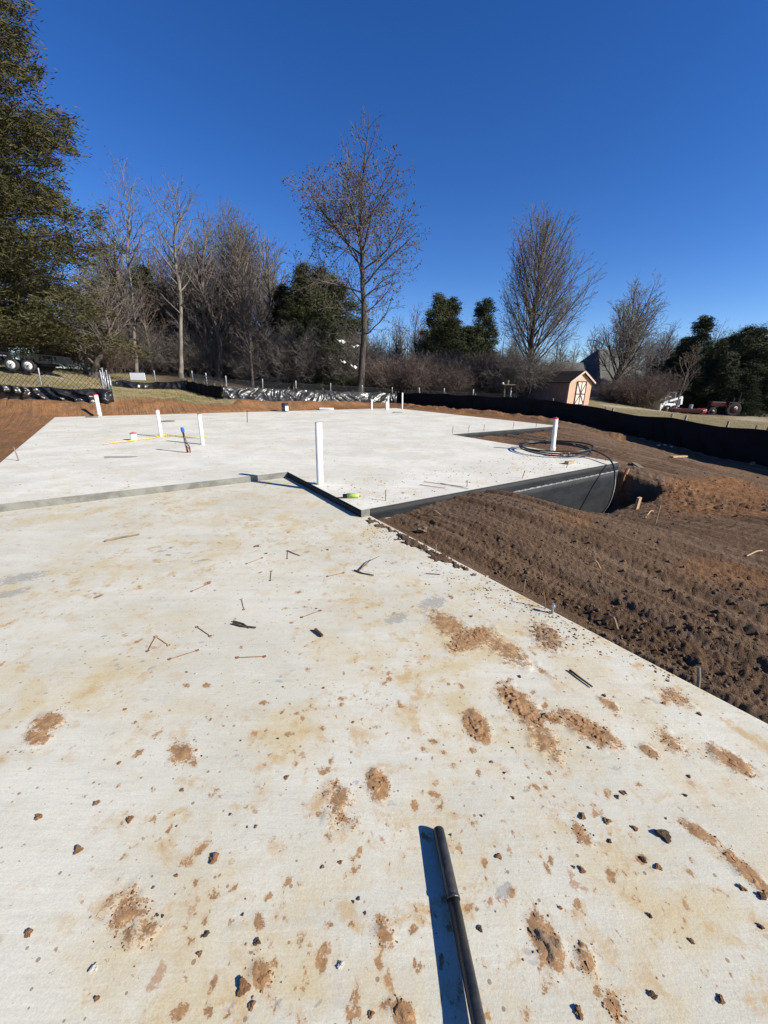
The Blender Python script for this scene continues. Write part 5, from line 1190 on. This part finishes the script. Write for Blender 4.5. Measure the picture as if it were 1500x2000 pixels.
# far wood as one mass
wm=[]
srcs=[(o.children[1],o.children[2]) for o in woods]
dw=[]
for i in range(70):
    o=woods[i%4]; ch=[c for c in o.children if c.name.startswith(('trunk','crown'))]
    a=R(rr.uniform(40,146)); r_=rr.uniform(62,95); x,y=r_*math.cos(a),r_*math.sin(a); z=float(base(np.array([x]),np.array([y]))[0]); th=rr.uniform(0,6.28); s=rr.uniform(.8,1.05); c_,s_=math.cos(th)*s,math.sin(th)*s
    for c in ch[:2]:
        me=c.data; v=np.empty(len(me.vertices)*3,np.float32); me.vertices.foreach_get('co',v); v=v.reshape(-1,3)
        q=np.empty(len(me.polygons)*4,np.int32); me.loops.foreach_get('vertex_index',q); q=q.reshape(-1,4)
        if len(q)>400: q=q[:len(q)//3*1]; 
        w=np.stack([v[:,0]*c_-v[:,1]*s_+x,v[:,0]*s_+v[:,1]*c_+y,v[:,2]*s+z],-1); dw.append((w,q))
v,q=join(dw); u_,inv=np.unique(q,return_inverse=True); o=mesh_np('distant_wood',v[u_],inv.reshape(-1,4),M['redtwigs']); tag(o,'far bare wood closing off the horizon behind the trees','wood',kind='stuff')
# small bent white sheets among the branches
for i,(x,y,sx,sz_) in enumerate([(665,666,.34,.17),(694,676,.26,.10),(670,706,.18,.09),(691,716,.20,.14)]):
    P=AT(x,y,33.2); n=8; s,t=np.meshgrid(np.linspace(-1,1,n),np.linspace(-1,1,n)); v=np.stack([s*sx*(1+.3*t),.12*np.sin(s*4+i)+.1*t,t*sz_*.5-.25*s*sx*(1 if i!=1 else -1)+.06*np.sin(s*5)],-1)
    ii=np.arange(n*n).reshape(n,n); q=np.stack([ii[:-1,:-1],ii[:-1,1:],ii[1:,1:],ii[1:,:-1]],-1).reshape(-1,4); o=mesh_np('white_scrap',v.reshape(-1,3),q,M['board']); o.location=tuple(P)
    tag(o,['largest white scrap in the branches left of the tallest trunk','white scrap touching the tallest trunk','lower left white scrap in the branches','lowest white scrap beside the tallest trunk'][i],'plastic scrap')

# ------------------------------------------------------------------ shed
def shed():
    C0=AT(1107,788,30); z0=hz(C0[0],C0[1])-.05; n=np.array([math.cos(R(-60)),math.sin(R(-60))]); g=np.array([-n[1],n[0]])
    w,L,eh,ah=2.55,3.3,1.80-z0+.0,2.50-z0
    root=empty('garden_shed',(C0[0],C0[1],z0),math.atan2(g[1],g[0])); tag(root,'small peach garden shed with dark roof and crossed door','shed')
    # local x along gable face, y into the depth
    def wallp(name,c,d,mat): 
        mb=MB(); mb.box(c,d); return mb.build(name,mat,root)
    mb=MB(); mb.add([(0,0,0),(w,0,0),(w,0,eh),(w/2,0,ah),(0,0,eh),(0,.06,0),(w,.06,0),(w,.06,eh),(w/2,.06,ah),(0,.06,eh)],[(0,1,2,3,4),(9,8,7,6,5),(0,5,6,1),(1,6,7,2),(2,7,8,3),(3,8,9,4),(4,9,5,0)])
    gw=mb.build('gable_wall',M['peach'],root); mb2=MB(); mb2.v=[(x,y+L-.06,z) for x,y,z in mb.v]; mb2.f=mb.f; mb2.build('gable_wall',M['shadeside'],root)
    for x in np.arange(.2,w,.2):
        m=MB(); m.box((x,-.004,eh/2),(.012,.012,eh-.02)); m.build('batten',M['peach'],gw)
    sw=wallp('side_wall',(.03,L/2,eh/2),(.06,L-.122,eh),M['shadeside'])
    for y in np.arange(.3,L-.2,.3):
        m=MB(); m.box((-.004,y,eh/2),(.012,.014,eh-.02)); m.build('batten',M['shadeside'],sw)
    wallp('side_wall',(w-.03,L/2,eh/2),(.06,L-.122,eh),M['peach'])
    oh=.18; th=.07; sl=(ah-eh)/(w/2)
    for sg in (-1,1):
        mb=MB(); x0=w/2; x1=w/2+sg*(w/2+oh); z1=ah-sl*(w/2+oh)
        mb.add([(x0,-oh,ah+.02),(x1,-oh,z1+.02),(x1,L+oh,z1+.02),(x0,L+oh,ah+.02),(x0,-oh,ah+.02+th),(x1,-oh,z1+.02+th),(x1,L+oh,z1+.02+th),(x0,L+oh,ah+.02+th)],[(0,1,2,3),(7,6,5,4),(0,4,5,1),(1,5,6,2),(2,6,7,3),(3,7,4,0)])
        rf=mb.build('roof_panel',M['shingle'],root)
        mb=MB(); mb.bar((x0,-oh-.012,ah+.03),(x1,-oh-.012,z1+.03),.02,.12,up=(0,0,1)); mb.build('rake_trim',M['trim'],rf)
        for k in range(1,9):
            f=k/9; m=MB(); m.bar((x0+(x1-x0)*f,-oh+.01,ah+(z1-ah)*f+.022+th+.004),(x0+(x1-x0)*f,L+oh-.01,ah+(z1-ah)*f+.022+th+.004),.03,.012); m.build('shingle_course',M['shingle'],rf)
    # double door with crosses
    d=empty('door',(0,0,0)); d.parent=root
    dw,dh=1.05,1.62; x0=w/2-dw/2+.05; z0_=.12
    for j in range(2):
        xa=x0+j*dw/2; m=MB(); m.box((xa+dw/4,-.025,z0_+dh/2),(dw/2-.01,.03,dh)); m.build('door_leaf',M['doorpanel'],d)
    mb=MB()
    for x in (x0,x0+dw/2,x0+dw): mb.box((x,-.052,z0_+dh/2),(.07,.02,dh+.07))
    for z in (z0_,z0_+dh*.46,z0_+dh): mb.box((x0+dw/2,-.056,z),(dw+.07,.02,.07))
    for j in range(2):
        xc=x0+dw/2; xo=x0+j*dw
        for za,zb in ((z0_,z0_+dh*.46),(z0_+dh*.46,z0_+dh)):
            if za==z0_: mb.bar((xc,-.060,zb),(xo,-.060,za),.05,.016,up=(0,1,0)) if False else mb.bar((xo,-.062,za),(xc,-.062,zb),.016,.06)
            else: mb.bar((xc,-.062,za),(xo,-.062,zb),.016,.06)
    mb.build('cross_trim',M['xtrim'],d)
    mb=MB(); mb.box((x0+dw/2+.07,-.075,z0_+.8),(.03,.03,.12)); mb.build('latch',M['black'],d)
    mb=MB(); mb.box((w/2,-.05,.02),(w*.9,.2,.08)); mb.build('sill',M['greywood'],root)
shed()
# house roof beyond
def house_far():
    P=AT(1172,760,55); z0=-.9; root=empty('far_house',(P[0],P[1],z0),R(24)); tag(root,'distant house with steep grey shingled roof behind the shed','house')
    eh=2.7
    mb=MB(); mb.box((0,0,eh/2),(9.0,7.0,eh)); wl_=mb.build('wall',M['siding'],root)
    for x in (-3,-1,1.2,3.2):
        m=MB(); m.box((x,-3.52,1.4),(1.0,.06,1.2)); wd=m.build('window',M['board'],root); m=MB(); m.box((x,-3.56,1.4),(.84,.03,1.04)); m.build('pane',M['glass'],wd)
    m=MB(); m.add([(-4.9,-3.9,eh),(4.9,-3.9,eh),(4.9,3.9,eh),(-4.9,3.9,eh),(-1.6,0,6.9),(2.2,0,6.9)],[(0,1,5,4),(1,2,5),(2,3,4,5),(3,0,4),(3,2,1,0)]); m.build('roof',M['greyroof'],root)
    m=MB(); m.box((-6.6,.5,1.3),(4.5,5,2.6)); m.build('wing',M['siding'],root)
    m=MB(); m.add([(-9.3,-2.4,2.6),(-4.0,-2.4,2.6),(-4.0,3.4,2.6),(-9.3,3.4,2.6),(-8.4,.5,5.2),(-3.0,.5,5.2)],[(0,1,5,4),(1,2,5),(2,3,4,5),(3,0,4),(3,2,1,0)]); m.build('wing_roof',M['greyroof'],root)
    m=MB(); m.box((3.4,.6,5.9),(.25,.25,.7)); m.build('roof_vent',M['galv'],root)
house_far()

# ------------------------------------------------------------------ trailer
def wheel(root,c,r,w,axis,rimm,rimr):
    o=empty('wheel',c); o.parent=root
    A_=Vector(axis).normalized()
    mb=MB(); mb.tube([tuple(-A_*w/2),tuple(-A_*w*.38),tuple(A_*w*.38),tuple(A_*w/2)],[r*.9,r,r,r*.9],26); mb.build('tyre',M['tyre'],o,smooth=True)
    mb=MB()
    mb.tube([tuple(-A_*(w/2+.004)),tuple(-A_*(w/2+.02)),tuple(-A_*(w/2+.012))],[rimr,rimr,rimr*.7],26); mb.build('rim',rimm,o,smooth=True)
    mb=MB(); mb.tube([tuple(-A_*(w/2+.012)),tuple(-A_*(w/2+.05))],rimr*.22,10)
    x=A_.orthogonal().normalized(); y=A_.cross(x)
    for k in range(6):
        a=k*math.pi/3; p=(x*math.cos(a)+y*math.sin(a))*rimr*.52-A_*(w/2+.016); mb.tube([tuple(p),tuple(p-A_*.012)],rimr*.11,8)
    mb.build('hub',M['black'],o)
    return o
def trailer():
    P1=AT(45,723.5,21); P2=AT(77,726,21); c=(P1+P2)/2; z=float(min(P1[2],P2[2])); root=empty('utility_trailer',(c[0],c[1],z-.02),R(2)); tag(root,'black tandem-axle trailer with white rims on the left bank','trailer')
    root.rotation_euler=(0,R(3),R(10)); root.scale=(.82,.82,.82)
    for x in (-.44,.44): wheel(root,(x,-.85,.36),.36,.2,(0,1,0),M['whitepaint'],.225)
    for x in (-.44,.44): wheel(root,(x,.85,.36),.36,.2,(0,1,0),M['whitepaint'],.225)
    mb=MB(); mb.box((-.9,0,.66),(4.9,1.5,.06)); mb.box((-.5,0,.50),(3.6,1.2,.2)); mb.box((-.2,.2,.30),(2.4,.08,.5)); mb.build('deck',M['black'],root)
    mb=MB()
    for y in (-.74,.74): mb.box((-.9,y,.62),(4.9,.07,.14)); mb.box((-.9,y,1.02),(4.9,.05,.05))
    for y in (-.74,.74):
        for x in np.arange(-3.3,1.5,.6): mb.box((x,y,.85),(.05,.045,.36))
    mb.build('side_rail',M['black'],root)
    for y in (-.88,.88):
        mb=MB(); mb.box((0,y,.80),(1.75,.28,.03)); mb.box((-.9,y,.70),(.03,.28,.2)); mb.box((.9,y,.70),(.03,.28,.2)); mb.build('fender',M['black'],root)
    mb=MB(); mb.bar((1.5,-.5,.62),(2.5,0,.55),.07,.1); mb.bar((1.5,.5,.62),(2.5,0,.55),.07,.1); mb.box((2.55,0,.56),(.25,.1,.1)); mb.build('tongue',M['black'],root)
    mb=MB(); mb.tube([(2.35,0,.1),(2.35,0,.85)],.03,8); mb.box((2.35,0,.08),(.2,.2,.03)); mb.build('jack',M['black'],root)
    mb=MB(); mb.box((1.9,0,.80),(.5,.7,.42)); mb.build('tool_box',M['black'],root,bevel=.02)
    mb=MB(); mb.box((-1.5,-.745,.84),(1.6,.02,.06)); mb.build('reflector_strip',M['tarp'],root)
trailer()
# ------------------------------------------------------------------ skid steer, red machines, box
def skid():
    P=AT(1297,806,39); z=hz(P[0],P[1]); root=empty('skid_steer',(P[0],P[1],z),R(12)); root.scale=(.88,.88,.88); tag(root,'white skid steer loader parked on the grass at right','skid steer')
    for x in (-.45,.45):
        for y in (-.7,.7): wheel(root,(x,y,.38),.38,.28,(0,1 if y<0 else -1,0),M['whitepaint'],.20)
    mb=MB(); mb.box((0,0,.65),(1.9,1.05,.55)); mb.build('chassis',M['whitepaint'],root,bevel=.04)
    mb=MB(); mb.box((.95,0,.95),(.55,1.1,.7)); mb.build('engine_cover',M['whitepaint'],root,bevel=.06)
    mb=MB()
    for y in (-.5,.5):
        for x in (-.55,.45): mb.bar((x,y,.9),(x+(.12 if x<0 else .0),y,2.05),.06,.06)
        mb.bar((-.43,y,2.05),(.45,y,2.05),.06,.06)
        for k in range(6): mb.bar((-.35+k*.14,y,1.1),(-.32+k*.14,y,2.02),.015,.015)
    mb.box((0,0,2.08),(1.0,1.1,.05)); mb.build('roll_cage',M['galv'],root)
    mb=MB(); mb.box((.1,0,1.05),(.4,.5,.1)); mb.box((.3,0,1.3),(.1,.5,.5)); mb.build('seat',M['black'],root)
    for y in (-.68,.68):
        mb=MB(); mb.bar((1.15,y,.85),(1.05,y,1.62),.16,.24); mb.bar((1.10,y,1.60),(-.95,y,1.05),.14,.2); mb.bar((-.92,y,1.12),(-1.35,y,.35),.12,.18); mb.build('lift_arm',M['whitepaint'],root)
    mb=MB(); v=[(-1.35,.05),(-1.75,.10),(-1.78,.16),(-1.5,.24),(-1.55,.95),(-1.42,.98)]
    mb.add([(x,-.85,z) for x,z in v]+[(x,.85,z) for x,z in v],[(0,1,2,3,4,5),(11,10,9,8,7,6)]+[(i,6+i,6+(i+1)%6,(i+1)%6) for i in range(6)]); mb.build('bucket',M['whitepaint'],root)
skid()
def redthings():
    P=AT(1338,811,37); z=hz(P[0],P[1]); root=empty('red_trailer',(P[0],P[1],z),R(-12)); tag(root,'low dark red implement with bright red end beside the skid steer','implement')
    mb=MB(); mb.box((-.1,0,.42),(2.3,1.1,.34)); mb.build('body',M['redpaint'],root,bevel=.05)
    mb=MB(); mb.box((1.2,0,.42),(.35,1.15,.40)); mb.build('end_guard',M['redlight'],root,bevel=.08)
    mb=MB(); mb.box((1.2,-.585,.46),(.30,.02,.08)); mb.build('white_stripe',M['whitepaint'],root)
    mb=MB(); mb.tube([(.3,0,.6),(.3,0,.95)],.14,10); mb.build('gearbox',M['galv'],root)
    mb=MB(); 
    for x in (-1.0,-.2): mb.tube([(x,-.5,.13),(x,.5,.13)],.13,12)
    mb.build('roller',M['black'],root)
    P=AT(1398,811,38); z=hz(P[0],P[1]); root=empty('tractor',(P[0],P[1],z),R(-8)); tag(root,'dark red compact tractor in the tree shade at right','tractor')
    mb=MB(); mb.box((-.15,0,1.0),(1.3,.6,.5)); mb.box((.55,0,.8),(.9,.5,.3)); mb.build('bonnet',M['redpaint'],root,bevel=.08)
    for y in (-.62,.62):
        mb=MB(); mb.box((.85,y,1.2),(.95,.32,.08)); mb.box((.42,y,1.0),(.06,.32,.4)); mb.build('fender',M['redpaint'],root,bevel=.02)
        wheel(root,(.9,y,.60),.60,.32,(0,1 if y<0 else -1,0),M['redpaint'],.3); wheel(root,(-.75,y*.85,.36),.36,.22,(0,1 if y<0 else -1,0),M['redpaint'],.18)
    mb=MB(); mb.box((.8,0,1.15),(.5,.5,.1)); mb.box((1.02,0,1.4),(.1,.5,.45)); mb.build('seat',M['black'],root)
    mb=MB(); mb.tube([(.25,0,1.2),(.42,0,1.45)],.02,6); mb.tube([(.42+.17*math.cos(t)*.4,.17*math.sin(t),1.45+.17*math.cos(t)) for t in np.linspace(0,6.28,14)],.015,5); mb.build('steering_wheel',M['black'],root)
    mb=MB(); mb.bar((1.3,-.5,.8),(1.3,-.5,2.1),.06,.06); mb.bar((1.3,.5,.8),(1.3,.5,2.1),.06,.06); mb.bar((1.3,-.5,2.1),(1.3,.5,2.1),.06,.06); mb.build('roll_bar',M['black'],root)
    mb=MB(); mb.bar((-.1,-.45,.9),(-1.5,-.45,.35),.08,.12); mb.bar((-.1,.45,.9),(-1.5,.45,.35),.08,.12); mb.box((-1.65,0,.3),(.35,1.4,.4)); mb.build('front_loader',M['black'],root)
    P=AT(1265,803,40); z=hz(P[0],P[1]); root=empty('wooden_box',(P[0],P[1],z),R(-20)); tag(root,'tall weathered wooden crate left of the white skid steer','crate')
    for k in range(7): 
        m=MB(); m.box((-.6+k*.2,-.55,.75),(.18,.04,1.4)); m.build('plank',M['greywood'],root)
    m=MB(); m.box((0,0,.75),(1.35,1.04,1.38)); m.build('box_body',M['greywood'],root)
    m=MB(); m.box((.2,0,1.48),(.9,1.15,.06)); m.build('lid',M['board'],root)
redthings()
# bird table behind the right fence
P=AT(990,772,31); z=hz(P[0],P[1]); root=empty('bird_table',(P[0],P[1],z)); tag(root,'rustic bird table with a white ball behind the black fence','bird table')
top=AT(990,752,31)[2]-z
for x in (-.22,.28): 
    mb=MB(); mb.bar((x*.8,0,0),(x,0,top),.07,.07); mb.build('leg',M['greywood'],root)
mb=MB(); mb.box((0,0,top+.03),(1.0,.45,.06)); mb.build('table_top',M['greywood'],root); mb=MB(); mb.tube([(-.45,-.2,top+.06),(-.45,-.2,top+.10),(-.45,-.2,top+.15),(-.45,-.2,top+.18)],[.05,.085,.08,.03],12); mb.build('ball',M['board'],root,smooth=True)
mb=MB(); mb.box((.0,0,top+.2),(.12,.12,.3)); mb.build('feeder_post',M['greywood'],root)

# ------------------------------------------------------------------ grass
def blades(name,X,Y,hgt,mat,label):
    n=len(X); g=np.random.default_rng(len(X)); Z=height(X,Y)[0]; a=g.uniform(0,6.28,n); w=hgt*.10; l=hgt*(.5+g.random(n)); bx,by=np.cos(a)*w,np.sin(a)*w; tx,ty=g.normal(0,.45,n)*l,g.normal(0,.45,n)*l
    v=np.stack([np.stack([X-bx,Y-by,Z-.01],-1),np.stack([X+bx,Y+by,Z-.01],-1),np.stack([X+tx,Y+ty,Z+l],-1)],1).reshape(-1,3)
    return tag(mesh_np(name,v,np.arange(3*n).reshape(-1,3),mat),label,'grass',kind='stuff')
g=np.random.default_rng(77)
n=60000; X=g.uniform(-16.5,-6.5,n); Y=g.uniform(18.3,25.5,n); _,_,_,s_,gr_=height(X,Y); ok=(gr_>.35)|(s_<.3)
blades('dormant_grass',X[ok],Y[ok],.055,M['grassb'],'dry tan grass on the bank behind the left fences')
n=30000; X=g.uniform(-32,-14,n); Y=g.uniform(18.5,32,n); _,_,_,s_,gr_=height(X,Y); ok=(s_<.3)
blades('bank_grass',X[ok],Y[ok],.055,M['grassb'],'dry grass on the left slope below the trailer')
n=40000; X=g.uniform(11,40,n); Y=g.uniform(11,44,n); _,_,_,s_,gr_=height(X,Y); ok=(s_<.3)
blades('lawn_grass',X[ok],Y[ok],.055,M['grassb'],'dry lawn beyond the right fence')
print('tris', sum(len(o.data.loops)-2*len(o.data.polygons) for o in bpy.data.objects if o.type=='MESH'))

for k_,L_ in protos.items():
    for i,o in enumerate(L_):
        if (k_,i) not in first: bpy.data.objects.remove(o)
